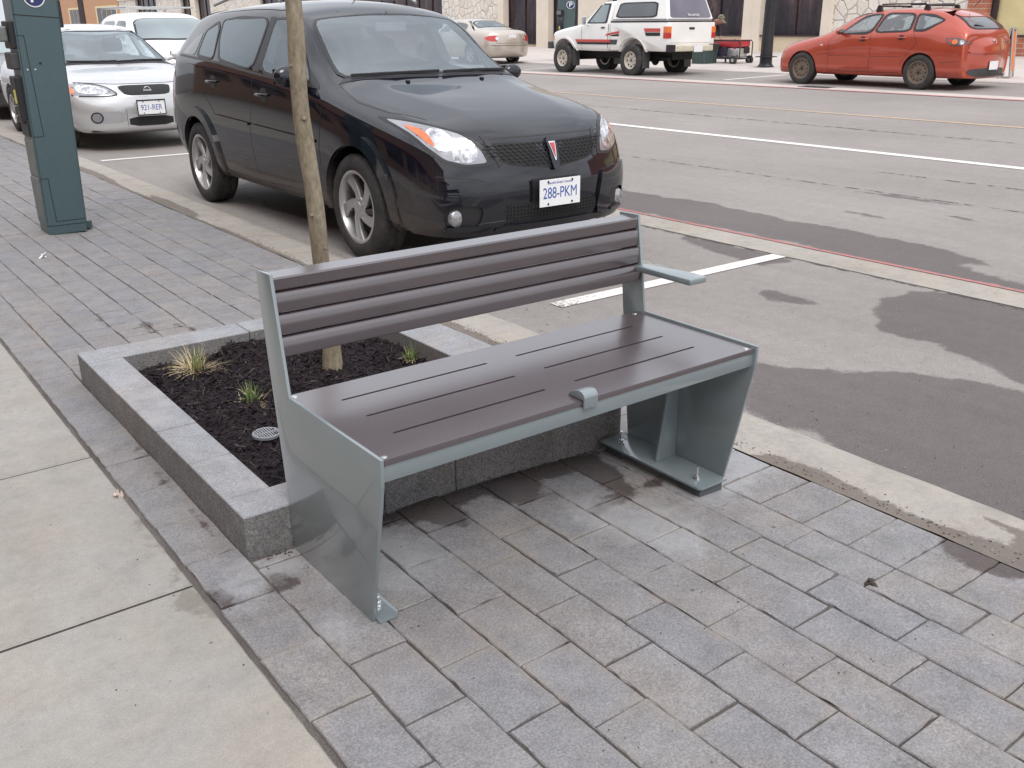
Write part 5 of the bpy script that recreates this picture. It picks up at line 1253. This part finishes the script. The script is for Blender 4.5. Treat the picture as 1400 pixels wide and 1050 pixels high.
        panel('red_stripe',bv,[(1.10,.865),(2.40,.865),(2.40,.80),(1.16,.80)],sd,M['stripe'],t,off=.012,round_=0); panel('black_stripe',bv,[(1.16,.795),(2.40,.795),(2.40,.745),(1.20,.745)],sd,M['blackpl'],t,off=.012,round_=0)
        panel('black_stripe',bvb,[(2.47,.865),(2.74,.865),(2.70,.745),(2.47,.745)],sd,M['greypl'],t,off=.004,round_=0)
        panel('red_stripe',bv,[(2.30,1.0),(2.40,1.025),(2.40,.965),(2.28,.955)],sd,M['stripe'],t,off=.012,round_=0); panel('red_stripe',bvb,[(2.47,1.03),(2.80,1.07),(2.79,1.01),(2.47,.985)],sd,M['stripe'],t,off=.004,round_=0)
        panel('black_stripe',bvb,[(2.47,.975),(2.79,1.0),(2.77,.945),(2.47,.945)],sd,M['blackpl'],t,off=.004,round_=0)
        panel('red_stripe',bvb,[(3.66,1.13),(4.22,1.13),(4.22,1.045),(3.70,1.045)],sd,M['stripe'],t,off=.004,round_=0); panel('black_stripe',bvb,[(3.70,1.035),(4.22,1.035),(4.22,.955),(3.74,.955)],sd,M['blackpl'],t,off=.004,round_=0)
        seam(bv,[(1.35,.62),(1.33,1.2)],sd,t,w=.012); seam(bv,[(2.33,.62),(2.35,1.24)],sd,t,w=.012)
        panel('door_handle',bv,[(2.10,1.165),(2.24,1.165),(2.24,1.13),(2.10,1.13)],sd,M['blackpl'],t,off=.015,round_=1)
        panel('turn_signal',bv,[(.18,.95),(.22,.95),(.22,.83),(.18,.83)],sd,M['amber'],t,off=.01,round_=0)
        sg=1 if sd=='R' else -1
        tl=MB().box((sg*(W-.0)-.002 if sg>0 else -W-.012,4.26,.89),(W+.012 if sg>0 else -W+.002,4.475,1.17)); 
        x0,x1=(W-.12,W+.012) if sg>0 else (-W-.012,-W+.12)
        a=MB().box((x0,4.33,1.03),(x1,4.475,1.17),bev=.006).build('tail_light_amber',M['amber'],t); b=MB().box((x0,4.33,.90),(x1,4.475,1.028),bev=.006).build('tail_light_red',M['redlens'],t)
        # side mirror on a bracket
        m=MB().tube([(sg*(W-.02),1.62,1.20),(sg*(W+.14),1.60,1.22)],.012,6).tube([(sg*(W-.02),1.62,1.42),(sg*(W+.14),1.60,1.40)],.012,6).box((sg*(W+.14)-.06,1.575,1.22),(sg*(W+.14)+.06,1.62,1.42),bev=.015).build('mirror',M['chrome'],t)
    # tail
    MB().box((-.70,4.455,.80),(.70,4.470,1.262),bev=.006).build('tailgate',pm,t)
    text('TRI-LIMITED',.075,M['platew'],t,(-.06,4.44,1.425),(PI/2-.33,0,PI),'canopy_lettering')
    rw=panel('canopy_rear_window',bvc,[(-.72,1.36),(.72,1.36),(.60,1.86),(-.60,1.86)],'B',M['glass_rear'],t,off=.004,k=.06)
    MB().box((-.08,4.47,1.10),(.10,4.485,1.15),bev=.004).build('tailgate_handle',M['blackpl'],t)
    MB().box((-W,4.47,.60),(W,4.58,.74),bev=.02).build('rear_bumper',M['bumpw'],t)
    for sg in(1,-1): MB().box((sg*(W-.07)-.09,4.45,.59),(sg*(W-.07)+.09,4.60,.76),bev=.01).build('bumper_end',M['blackpl'],t)
    plate(t,-.12,4.60,.66,'','',side='B')
    MB().box((-W-.03,-.02,.62),(W+.03,.12,.80),bev=.02).build('front_bumper',M['greypl'],t)
    panel('windshield',bv,[(-.66,1.46),(.66,1.46),(.58,1.86),(-.58,1.86)],'T',M['glass_pale'],t,k=.06)
    MB().box((-.60,.06,.84),(.60,.11,1.0)).build('grille',M['blackpl'],t)
M['stripe']=plain('faded red vinyl',(.52,.08,.07),.5,var=.2); M['bumpw']=plain('dirty white bumper',(.55,.50,.40),.5,var=.2)
M['glass_rear']=glassm('canopy rear glass',(.14,.13,.16),1.5,.1)
pickup()
# ---------------- pay stations ----------------
M['teal']=plain('teal grey painted steel',(.064,.104,.112),.42,.15,coat=.15,var=.06,sc=30,bump=.12,bsc=300)
M['tealside']=plain('brushed grey steel panel',(.20,.21,.20),.5,.4,var=.2)
M['navy']=plain('navy sign',(.02,.03,.12),.4); M['signw']=plain('sign white',(.80,.80,.80),.4,var=.03)
def pay_station(loc,label,big=1,rz=0,ps=.062):
    t=empty('pay_station',loc,rz,label=label,cat='pay station')
    w0,w1,d,h=.245,.268,.25,1.72
    def prof(z): return w0+(w1-w0)*z/h
    # body: front face at y=0, x from 0 (left) leaning right slightly
    V=[];
    def at(u,v,z): return (u*prof(z)+.018*z, v*d, z)
    mb=MB()
    bm=bmesh.new(); vs=[bm.verts.new(at(u,v,z)) for z in(.05,h) for u,v in((0,0),(1,0),(1,1),(0,1))]
    for f in((0,3,2,1),(4,5,6,7),(0,1,5,4),(1,2,6,5),(2,3,7,6),(3,0,4,7)): bm.faces.new([vs[i] for i in f])
    bmesh.ops.bevel(bm,geom=bm.edges[:],offset=.010,segments=3,affect='EDGES'); mb.frombm(bm); mb.build('cabinet',M['teal'],t,auto=35)
    MB().box((.006,.006,0),(w0-.004,d-.006,.055),bev=.004).build('plinth',M['teal'],t)
    MB().box((w0,.10,0),(w0+.055,.19,.05),bev=.006).build('base_bracket',M['teal'],t)
    # seams / doors
    mb=MB()
    def strip_(p,q,wd=.004):
        a=Vector(at(*p));b=Vector(at(*q)); dd=(b-a).normalized(); n=Vector((-dd.z,0,dd.x))*wd/2; y=Vector((0,-.0015,0))
        mb.add([a-n+y,a+n+y,b+n+y,b-n+y],[(0,1,2,3)])
    strip_((.26,0,.62),(.16,0,1.215)); strip_((.0,0,.62),(.265,0,.62)); strip_((.0,0,1.215),(.165,0,1.215)); strip_((.24,0,.085),(.96,0,.085)); strip_((.20,0,.36),(.25,0,.085)); strip_((.0,0,.36),(.20,0,.36)); strip_((0,0,1.335),(1,0,1.315),.005)
    mb.build('door_seams',M['hubdark'],t)
    mb=MB(); p=Vector(at(.43,0,1.055)); mb.cyl(p+Vector((0,-.002,0)),p+Vector((0,.01,0)),.008,n=14); mb.build('lock',M['hubdark'],t)
    p=Vector(at(.30,0,1.02)); MB().cyl(p+Vector((0,-.004,0)),p,.005,n=10).build('screw',M['chrome'],t); p=Vector(at(.13,0,1.02)); MB().cyl(p+Vector((0,-.004,0)),p,.005,n=10).build('screw',M['chrome'],t)
    # left side equipment (the user side)
    def sb(z0,z1,y0,y1,out,m,name,bev=.004):
        x0=.018*z0; MB().box((x0-out,y0,z0),(x0+.01,y1,z1),bev=bev).build(name,m,t)
    sb(.10,.36,.02,.23,.004,M['tealside'],'side_panel'); sb(.375,.60,.02,.23,.004,M['tealside'],'side_panel')
    sb(.62,.72,.02,.23,.012,M['dark'],'coin_tray'); sb(.70,.98,.05,.21,.035,M['dark'],'keypad_housing',.008); sb(1.02,1.12,.04,.20,.045,M['greypl'],'card_reader',.01); sb(1.14,1.30,.03,.22,.03,M['dark'],'display_housing',.008)
    MB().box((-.028,.09,.82),(-.022,.12,.90)).build('yellow_label',M['yel'],t)
    MB().box((-.06,.06,1.18),(-.01,.16,1.27),bev=.01).build('coin_slot',M['tealside'],t)
    for z in(.80,.84,.74): MB().cyl((-.03,.15,z),(-.02,.15,z),.006,n=10).build('button',M['chrome'],t)
    MB().box((w1+.012,.02,1.26),(w1+.04,.14,1.42),bev=.006).build('side_unit',M['dark'],t)
    # P sign
    zc=1.437; c=Vector(at(.50,0,zc)); e=MB().cyl(c+Vector((0,-.004,0)),c+Vector((0,.002,0)),ps,n=36).build('sign_ring',M['signw'],t); e2=MB().cyl(c+Vector((0,-.0055,0)),c,ps*.89,n=36).build('sign_disc',M['navy'] ,e)
    text('P',ps*1.7,M['signw'],e,(c.x,c.y-.0058,c.z),(PI/2,0,0),'sign_letter',bold=.002)
    return t
M['yel']=plain('yellow sticker',(.65,.60,.15),.5)
pay_station((1.238,6.63,0),'tall teal parking pay station standing on the paving at the left edge of the photo')
q=pay_station((20.78,24.75,.13),'distant teal parking pay station across the street beyond the white pickup hood',ps=.095,rz=0)
q.scale=(1.75,1.5,1.22)
for ch in q.children:
    if ch.name.startswith('sign_ring'): ch.location=(0,0,-.02)
# ---------------- far street furniture ----------------
def lamp_post():
    t=empty('street_lamp',(21.60,17.24,.14),label='black tapered lamp post with flanged base on the far sidewalk left of the red hatchback',cat='street lamp')
    mb=MB(); n=16
    V=[];prof=[(.245,0),(.245,.02),(.21,.05),(.165,.12),(.150,.9),(.130,1.8),(.10,3.2),(.085,5.0)]
    mb.lathe(prof,16,smooth=False); mb.build('post',M['lampblack'],t)
    MB().lathe([(0,0),(.42,0),(.43,.02),(.40,.03),(0,.03)],32,Matrix.Translation((0,0,-.02))).build('footing',M['farwalk'],t)
    MB().lathe([(.14,.28),(.29,.28),(.29,.30),(.14,.30)],24,smooth=False,closed=True).build('flange',M['lampblack'],t)
    MB().lathe([(0,.0),(.30,.0),(.30,.025),(0,.025)],24,smooth=False).build('base_plate',M['lampblack'],t)
    rb=MB()
    for k in range(8):
        a=2*PI*k/8; rb.tube([(.155*math.cos(a),.155*math.sin(a),.1),(.122*math.cos(a),.122*math.sin(a),2.2)],.010,6)
    rb.build('fluting',M['lampblack'],t)
    MB().tube([(0,0,5),(0,0,5.5),(-.4,0,5.9),(-1.2,0,6.0)],[.085,.07,.05,.045],10).build('arm',M['lampblack'],t)
    MB().lathe([(.05,.15),(.18,.08),(.22,0),(.12,-.06)],20,Matrix.Translation((-1.3,0,5.95))).build('lamp_head',M['lampblack'],t)
M['lampblack']=plain('black painted iron',(.022,.022,.026),.45,.2,var=.2)
lamp_post()
def trash():
    t=empty('plastic_bin',(22.15,19.95,.145),label='open dark green plastic bin standing behind the pickup tail',cat='bin')
    mb=MB(); V=[]
    a,b=.27,.31; h=.56
    pr=[(-a,-a),(a,-a),(a,a),(-a,a)]
    bot=[(x*.86,y*.86,0) for x,y in pr]; top=[(x*1.12,y*1.12,h) for x,y in pr]; ib=[(x*.80,y*.80,.03) for x,y in pr]; it=[(x*1.06,y*1.06,h) for x,y in pr]
    mb.add(bot+top,[(0,3,2,1)]+[(i,(i+1)%4,4+(i+1)%4,4+i) for i in range(4)]); mb.add(it+ib,[(i,(i+1)%4,4+(i+1)%4,4+i) for i in range(4)]+[(4,5,6,7)]); mb.build('bin_body',M['bingreen'],t)
    rm=MB(); A=a*1.17
    rm.box((-A,-A,h-.03),(A,-A+.04,h+.02),bev=.006).box((-A,A-.04,h-.03),(A,A,h+.02),bev=.006).box((-A,-A+.04,h-.03),(-A+.04,A-.04,h+.02),bev=.006).box((A-.04,-A+.04,h-.03),(A,A-.04,h+.02),bev=.006); rm.build('bin_rim',M['bingreen'],t)
    for k in(-.14,0,.14): MB().tube([(k,-a*.9,.05),(k*1.1,-a*1.13,h-.04)],.012,6).build('rib',M['bingreen'],t); MB().tube([(-a*.9,k,.05),(-a*1.13,k*1.1,h-.04)],.012,6).build('rib',M['bingreen'],t)
M['bingreen']=plain('dark green plastic',(.055,.085,.08),.5,var=.2)
trash()
def generator():
    t=empty('portable_generator',(22.75,19.45,.155),label='red portable generator on small wheels on the sidewalk left of the lamp post',cat='generator')
    R=M['genred']; D=M['dark']
    # long axis along Y: from y -.55 to .55
    fr=MB()
    for x in(-.27,.27):
        fr.tube([(x,-.52,.16),(x,-.55,.22),(x,-.55,.60),(x,-.50,.66),(x,.50,.66),(x,.55,.60),(x,.55,.22),(x,.50,.16),(x,-.52,.16)],.016,8)
    for y in(-.5,0,.5): fr.tube([(-.27,y,.16),(.27,y,.16)],.016,8); 
    for y in(-.50,.50): fr.tube([(-.27,y,.66),(.27,y,.66)],.016,8)
    fr.build('frame',D,t)
    MB().box((-.26,-.50,.47),(.26,.50,.68),bev=.06,seg=4).build('fuel_tank',R,t,auto=40); MB().cyl((0,-.1,.64),(0,-.1,.69),.04,n=16).build('fuel_cap',D,t)
    MB().box((-.24,-.02,.24),(-.20,.42,.48),bev=.01).box((-.2,-.02,.24),(.2,.42,.48),bev=.01).build('control_panel',M['navy2'],t); MB().box((-.246,.30,.36),(-.2405,.42,.44)).build('rating_label',M['signw'],t)
    MB().box((-.22,-.46,.19),(.20,-.02,.46),bev=.05).box((-.20,.05,.18),(.2,.46,.26),bev=.02).cyl((-.16,-.26,.33),(.12,-.26,.33),.16,n=24).build('engine',M['alloy'],t,auto=40); MB().lathe([(0,.02),(.10,.015),(.125,0),(.125,-.05)],24,Matrix.Translation((-.20,-.30,.34))@Matrix.Rotation(-PI/2,4,'Y')).build('recoil_cover',R,t,auto=40)
    MB().box((.02,-.50,.30),(.24,-.12,.48),bev=.03).build('muffler',D,t)
    for y,x in((-.40,-.36),(-.40,.36)):
        g=MB().lathe([(.045,.03),(.09,.045),(.118,.035),(.125,.0),(.118,-.035),(.09,-.045),(.045,-.03)],24,Matrix.Translation((x,y,.125))@Matrix.Rotation(PI/2,4,'Y')).build('wheel',M['tyre'],t); MB().cyl((x-.032,y,.125),(x+.032,y,.125),.05,n=16).build('wheel_hub',M['alloy'],g)
    for y in(.38,): 
        for x in(-.22,.22): MB().box((x-.02,y-.02,0),(x+.02,y+.02,.16)).box((x-.045,y-.045,-.002),(x+.045,y+.045,.02)).build('leg',D,t)
    MB().tube([(-.25,.54,.55),(-.25,.85,.62),(-.25,.92,.60)],.014,8).tube([(.25,.54,.55),(.25,.85,.62),(.25,.92,.60)],.014,8).tube([(-.25,.92,.60),(.25,.92,.60)],.014,8).build('handle',D,t)
    text('POWER',.07,M['signw'],t,(-.252,.05,.575),(PI/2,0,-PI/2),'tank_lettering')
M['genred']=plain('generator red',(.45,.03,.04),.35,.1,coat=.5); M['navy2']=plain('generator panel',(.05,.04,.07),.5)
generator()
def sandwich_sign():
    t=empty('sandwich_board',(21.0,10.42,.13),.35,label='orange sandwich board with metal frame on the sidewalk behind the red hatchback',cat='sign')
    for sg in(1,-1):
        Mx=Matrix.Translation((0,sg*.02,1.0))@Matrix.Rotation(sg*.09,4,'X')@Matrix.Translation((0,0,-1.0))
        fr=MB()
        for x in(-.28,.28): fr.tube([(x,0,0),(x,0,1.0)],.022,8,M=Mx)
        fr.tube([(-.28,0,1.0),(.28,0,1.0)],.022,8,M=Mx).tube([(-.28,0,.12),(.28,0,.12)],.016,8,M=Mx); fr.build('frame',M['alloy'],t)
        MB().box((-.25,-.008,.16),(.25,.008,.95),M=Mx).build('sign_panel',M['orange'],t)
M['orange']=plain('orange board',(.72,.17,.035),.5)
s_=sandwich_sign()
def person():
    # bending figure behind the truck
    t=empty('person',(22.9,20.62,.155),label='person in dark clothes and cap bending over the generator behind the pickup',cat='person')
    def skin(name,verts,edges,rad,mat,par,lv=2):
        me=bpy.data.meshes.new(name); me.from_pydata(verts,edges,[]); o=bpy.data.objects.new(name,me); COL.objects.link(o)
        o.modifiers.new('k','SKIN'); 
        for i,r in enumerate(rad): me.skin_vertices[0].data[i].radius=(r,r) if not hasattr(r,'__len__') else r
        me.skin_vertices[0].data[0].use_root=True
        m=o.modifiers.new('s','SUBSURF'); m.levels=lv
        b=baked(o); bpy.data.objects.remove(o); b.materials.clear(); b.materials.append(mat)
        for p in b.polygons: p.use_smooth=True; p.material_index=0
        q=bpy.data.objects.new(name,b); COL.objects.link(q); q.parent=par; return q
    # facing -Y; pelvis at z .88
    sk=M['skin']
    V=[(0,.05,.86),(0,-.12,1.02),(0,-.32,1.16),(0,-.42,1.20),(0,-.50,1.19),
       (-.17,-.30,1.14),(-.20,-.36,.90),(-.12,-.46,.70),(.17,-.30,1.14),(.20,-.38,.90),(.10,-.50,.70),
       (-.10,.06,.80),(-.12,-.10,.45),(-.12,.05,.08),(-.12,-.08,.04),(.10,.06,.80),(.12,-.02,.45),(.12,.14,.08),(.12,.02,.04)]
    E=[(0,1),(1,2),(2,3),(3,4),(2,5),(5,6),(6,7),(2,8),(8,9),(9,10),(0,11),(11,12),(12,13),(13,14),(0,15),(15,16),(16,17),(17,18)]
    Rd=[.15,.15,.15,.065,.06,.075,.05,.035,.075,.05,.035,.10,.07,.05,.045,.10,.07,.05,.045]
    body=skin('body',V,E,[r*.86 for r in Rd],sk,t)
    skin('jacket',[V[i] for i in(0,1,2,5,6,8,9)]+[(-.135,-.44,.74),(.115,-.48,.74)],[(0,1),(1,2),(2,3),(3,4),(2,5),(5,6),(4,7),(6,8)],[.16,.165,.165,.085,.062,.085,.062,.046,.046],M['clothd'],t)
    skin('trousers',[V[i] for i in(0,11,12,13,15,16,17)],[(0,1),(1,2),(2,3),(0,4),(4,5),(5,6)],[.15,.105,.078,.062,.105,.078,.062],M['clothj'],t)
    for sg,i in((-1,14),(1,18)):
        v=V[i]; MB().box((v[0]-.045,v[1]-.12,-.0),(v[0]+.045,v[1]+.16,.09),bev=.03,seg=3).build('shoe',M['dark'],t)
    bm=bmesh.new(); bmesh.ops.create_icosphere(bm,subdivisions=4,radius=.105)
    for v in bm.verts:
        c=v.co; c.x*=.78; c.z*=1.12
        if c.y<-.05: c.y-=.015*math.exp(-((c.x/.02)**2+((c.z+.005)/.03)**2))*1.6
        for ex in(-.035,.035): c.y+=.010*math.exp(-(((c.x-ex)/.018)**2+((c.z-.015)/.012)**2)) if c.y<0 else 0
        if c.y<0: c.y+=.006*math.exp(-((c.x/.025)**2+((c.z+.055)/.007)**2))
    hM=Matrix.Translation((0,-.56,1.22))@Matrix.Rotation(R_(40),4,'X')
    hd=MB().frombm(bm,hM,smooth=True)
    for sg in(-1,1): hd.lathe([(0,.01),(.02,.008),(.03,0),(.02,-.006)],12,hM@Matrix.Translation((sg*.082,.01,0))@Matrix.Rotation(sg*PI/2,4,'Y'))
    hd.build('head',sk,t)
    MB().lathe([(.1,.0),(.105,.02),(.09,.075),(.05,.105),(0,.115)],24,hM@Matrix.Translation((0,.015,.035))).box((-.07,-.19,.035),(.07,-.08,.047),M=hM,bev=.004).build('cap',M['camo'],t)
    for sx,(x,y,z) in((-1,V[7]),(1,V[10])):
        mb=MB().box((x-.035,y-.05,z-.10),(x+.035,y-.025,z-.01),bev=.012,seg=2)
        for f in range(4):
            xx=x-.028+f*.019; L=(.055,.065,.06,.045)[f]; mb.tube([(xx,y-.04,z-.09),(xx,y-.05,z-.09-L*.5),(xx,y-.035,z-.09-L)],[.009,.0085,.007],8)
        mb.tube([(x-sx*.03,y-.04,z-.04),(x-sx*.055,y-.055,z-.07),(x-sx*.05,y-.06,z-.10)],[.011,.010,.008],8); mb.build('hand',sk,t)
M['skin']=plain('skin',(.45,.24,.17),.55,var=.08); M['clothd']=plain('dark jacket',(.03,.025,.03),.9); M['clothj']=plain('dark trousers',(.035,.035,.05),.9)
M['camo']=(lambda n:(n.set(col=n.ramp(n.noise(22,2),(.4,(.09,.10,.06)),(.5,(.20,.18,.12)),(.6,(.30,.28,.24)),interp='CONSTANT'),rough=.9),n.m)[1])(N('camouflage cloth'))
person()
def grate():
    mb=MB(); x0,y0=16.62,11.72; z=rz(16.7)+.008
    mb.box((x0,y0,z-.02),(x0+.32,y0+.70,z-.004),mi=1)
    for i in range(12): mb.box((x0+.01,y0+.03+i*.056,z-.003),(x0+.31,y0+.055+i*.056,z+.006))
    for x in(x0,x0+.30): mb.box((x,y0,z-.003),(x+.02,y0+.70,z+.007))
    o=mb.build('storm_drain_grate',[M['greypl'],M['hubdark']]); tag(o,'dark iron storm drain grate in the far gutter in front of the red hatchback','drain grate')
grate()
# ---------------- buildings ----------------
def crazy():
    n=N('crazy paved white stone',rough=.85); v=n.co(); vv=n.mix(.12,v,n.n('TexNoise').outputs['Color'],'LINEAR_LIGHT')
    e=n.voro(2.6,vv,'DISTANCE_TO_EDGE'); c=n.voro(2.6,vv,'F1','Color'); sc_=n.n('SeparateColor'); n.l(c,sc_.inputs[0])
    b=n.ramp(sc_.outputs[0],(0,(.62,.56,.48)),(.5,(.72,.67,.60)),(1,(.66,.62,.58))); b=n.mix(1,b,n.ramp(n.noise(9,5,.7,v),(.3,.85),(.7,1.12)),'MULTIPLY')
    n.set(col=n.mix(n.ramp(e,(.012,0),(.03,1)),(.30,.26,.23),b)); n.bump(n.ramp(e,(.0,0),(.08,1)),.8,.03); return n.m
M['crazy']=crazy()
def stucco(name,c,var=.08): return plain(name,c,.9,var=var,sc=1.2,bump=.5,bsc=40)
M['cream']=stucco('cream render',(.68,.60,.50)); M['sill']=stucco('cream base wall',(.60,.50,.36)); M['orangewall']=stucco('orange render',(.46,.26,.15)); M['tanwall']=stucco('tan render',(.34,.21,.14))
def brick():
    n=N('red brick',rough=.9); v=n.co(rot=(0,0,PI/2)); 
    t=n.n('TexBrick'); sx=n.n('SeparateXYZ'); n.l(n.co(),sx.inputs[0]); cx_=n.n('CombineXYZ'); n.l(sx.outputs['Y'],cx_.inputs[0]); n.l(sx.outputs['Z'],cx_.inputs[1]); n.l(cx_.outputs[0],t.inputs['Vector'])
    t.inputs['Color1'].default_value=(.44,.15,.085,1); t.inputs['Color2'].default_value=(.34,.12,.08,1); t.inputs['Mortar'].default_value=(.42,.33,.26,1); t.inputs['Scale'].default_value=1; t.inputs['Brick Width'].default_value=.42; t.inputs['Row Height'].default_value=.14; t.inputs['Mortar Size'].default_value=.012
    n.set(col=n.mix(1,t.outputs['Color'],n.ramp(n.noise(6,4,.7),(.3,.8),(.7,1.15)),'MULTIPLY')); return n.m
M['brick']=brick()
def shopglass():
    n=N('dark shop glass',rough=.06,ior=1.45); n.set(col=n.mix(1,n.ramp(n.noise(1.6,4,.65,n.co(scale=(1,1,.25))),(.35,(.010,.007,.012)),(.55,(.035,.02,.026)),(.72,(.10,.055,.055))),n.ramp(n.noise(5,2,.5,n.co(scale=(1,1,.6))),(.3,.6),(.7,1.5)),'MULTIPLY')); return n.m  # upright colour streaks stand in for curtains and reflections in the panes
M['shopglass']=shopglass(); M['winframe']=plain('dark bronze frame',(.05,.035,.035),.5,.3)
M['yellowpanel']=plain('cream yellow covering',(.66,.56,.30),.6,var=.12,sc=1.5); M['interior']=plain('reddish interior',(.10,.03,.03),.8,var=.4,sc=2)
XF=29.8; HB=6.0
def facade(name,label,y0,y1,segs,base=M['cream'],roofz=HB,depth=8):
    t=empty(name,(XF,(y0+y1)/2,.25),label=label,cat='building'); O=Vector((XF,(y0+y1)/2,.25))
    def B(a,b,m,nm,bev=0,par=t):
        mb=MB().box(tuple(Vector(a)-O),tuple(Vector(b)-O),bev=bev); return mb.build(nm,m,par)
    B((XF+.45,y0,-.0),(XF+depth,y1,roofz),base,'wall')
    B((XF-.02,y0,roofz-2.2),(XF+.448,y1,roofz),base,'upper_wall')
    for s in segs:
        k,a,b=s[:3]
        if k=='col': B((XF,a,.0),(XF+.448,b,roofz-2.202),M['cream'],'column',.01)
        elif k=='stone': B((XF+.10,a,.0),(XF+.448,b,roofz-2.202),M['crazy'],'stone_panel')
        elif k=='brick': B((XF+.05,a,.0),(XF+.448,b,roofz-2.202),M['brick'],'brick_pier')
        elif k in('win','low','yellow'):
            zs={'win':.87,'low':.45,'yellow':.90}[k]
            bm_={'win':M['sill'],'low':M['sill'],'yellow':M['brick']}[k]
            B((XF+.12,a,.0),(XF+.446,b,zs-.05),bm_,'base_wall'); B((XF+.06,a,zs-.048),(XF+.446,b,zs),M['winframe'],'sill')
            f=B((XF+.40,a,zs+.002),(XF+.446,b,roofz-2.202),M['yellowpanel'] if k=='yellow' else M['shopglass'],'window_pane')
            n=max(1,round((b-a)/1.5)); w=.05
            for i in range(n+1):
                yc=a+(b-a)*i/n; yc=min(max(yc,a+w/2),b-w/2)
                if k!='yellow' or i in(0,n): B((XF+.34,yc-w/2,zs+.002),(XF+.399,yc+w/2,roofz-2.202),M['winframe'],'window_frame',par=t)
            if k=='yellow': B((XF+.30,b-.22,zs+.002),(XF+.338,b-.052,roofz-2.202),M['winframe'],'window_frame')
    return t
facade('shop_building','cream and white stone shop building with large dark windows across the street',16.35,105.0,
 [('stone',16.35,21.14),('col',21.14,21.56),('win',21.56,24.24),('col',24.24,24.62),('col',24.625,25.04),('win',25.04,29.4),('col',29.4,29.8),('win',29.8,32.6),('col',32.6,34.5),('low',34.5,36.64),('col',36.64,37.52),('low',37.52,40.15),('col',40.15,40.64),('stone',40.64,45.8),('win',45.8,54.15),('stone',54.15,60),('win',60,70),('stone',70,80),('win',80,83.2),('col',83.2,84.3),('win',84.3,86.9),('stone',86.9,93.4),('win',93.4,99.6),('stone',99.6,105)])
facade('brick_shop','red brick shop with a yellow covered window at the top right corner',-8,16.345,[('brick',15.74,16.345),('yellow',8.0,15.735),('brick',7.0,7.995),('yellow',0,6.995),('brick',-8,-.005)],base=M['brick'])
t=empty('orange_building',(XF,125,.25),label='low orange rendered building far down the street at upper left, small window',cat='building')
MB().box((.05,-20+.01,-.5),(10,20,6)).build('wall',M['orangewall'],t)
for a,b in((-19.3,-11.5),(-7,0)):
    f=MB().box((.0,a,2.2-.25+.0),(.049,b,4.2)).build('window_frame',M['yellowpanel'],t); f.location=(0,0,-1.0)
    n=4
    for i in range(n):
        c=a+.35+(b-a-.7)*i/n; MB().box((-.02,c,2.15),(-.001,c+(b-a-.7)/n-.2,4.0)).build('pane',M['shopglass'],f)
t=empty('utility_pole',(21.5,86,.2),label='dark thin pole in front of the orange building far left',cat='pole')
MB().lathe([(.26,0),(.24,1),(.20,7)],14).build('pole_shaft',M['winframe'],t); MB().box((-.9,-.05,6.6),(.9,.05,6.75),bev=.01).build('cross_arm',M['winframe'],t)
# buildings on our own side of the street (seen mirrored in the car glass and paint)
def near_side():
    t=empty('tan_building',(-5.2,6,0),label='tan rendered shop building along the near sidewalk, seen only in car reflections',cat='building')
    MB().box((-6,-14,-.2),(0,26,7.5)).build('wall',M['tanwall'],t); MB().box((.001,-14,6.8),(.25,26,7.1),bev=.02).build('cornice',M['orangewall'],t); MB().box((0,-14,2.7),(1.1,26,2.85)).build('awning',M['genred'],t)
    for i in range(9):
        y=-12+i*4.1; MB().box((.001,y,.6),(.04,y+2.9,2.6)).build('window',M['shopglass'],t)
near_side()
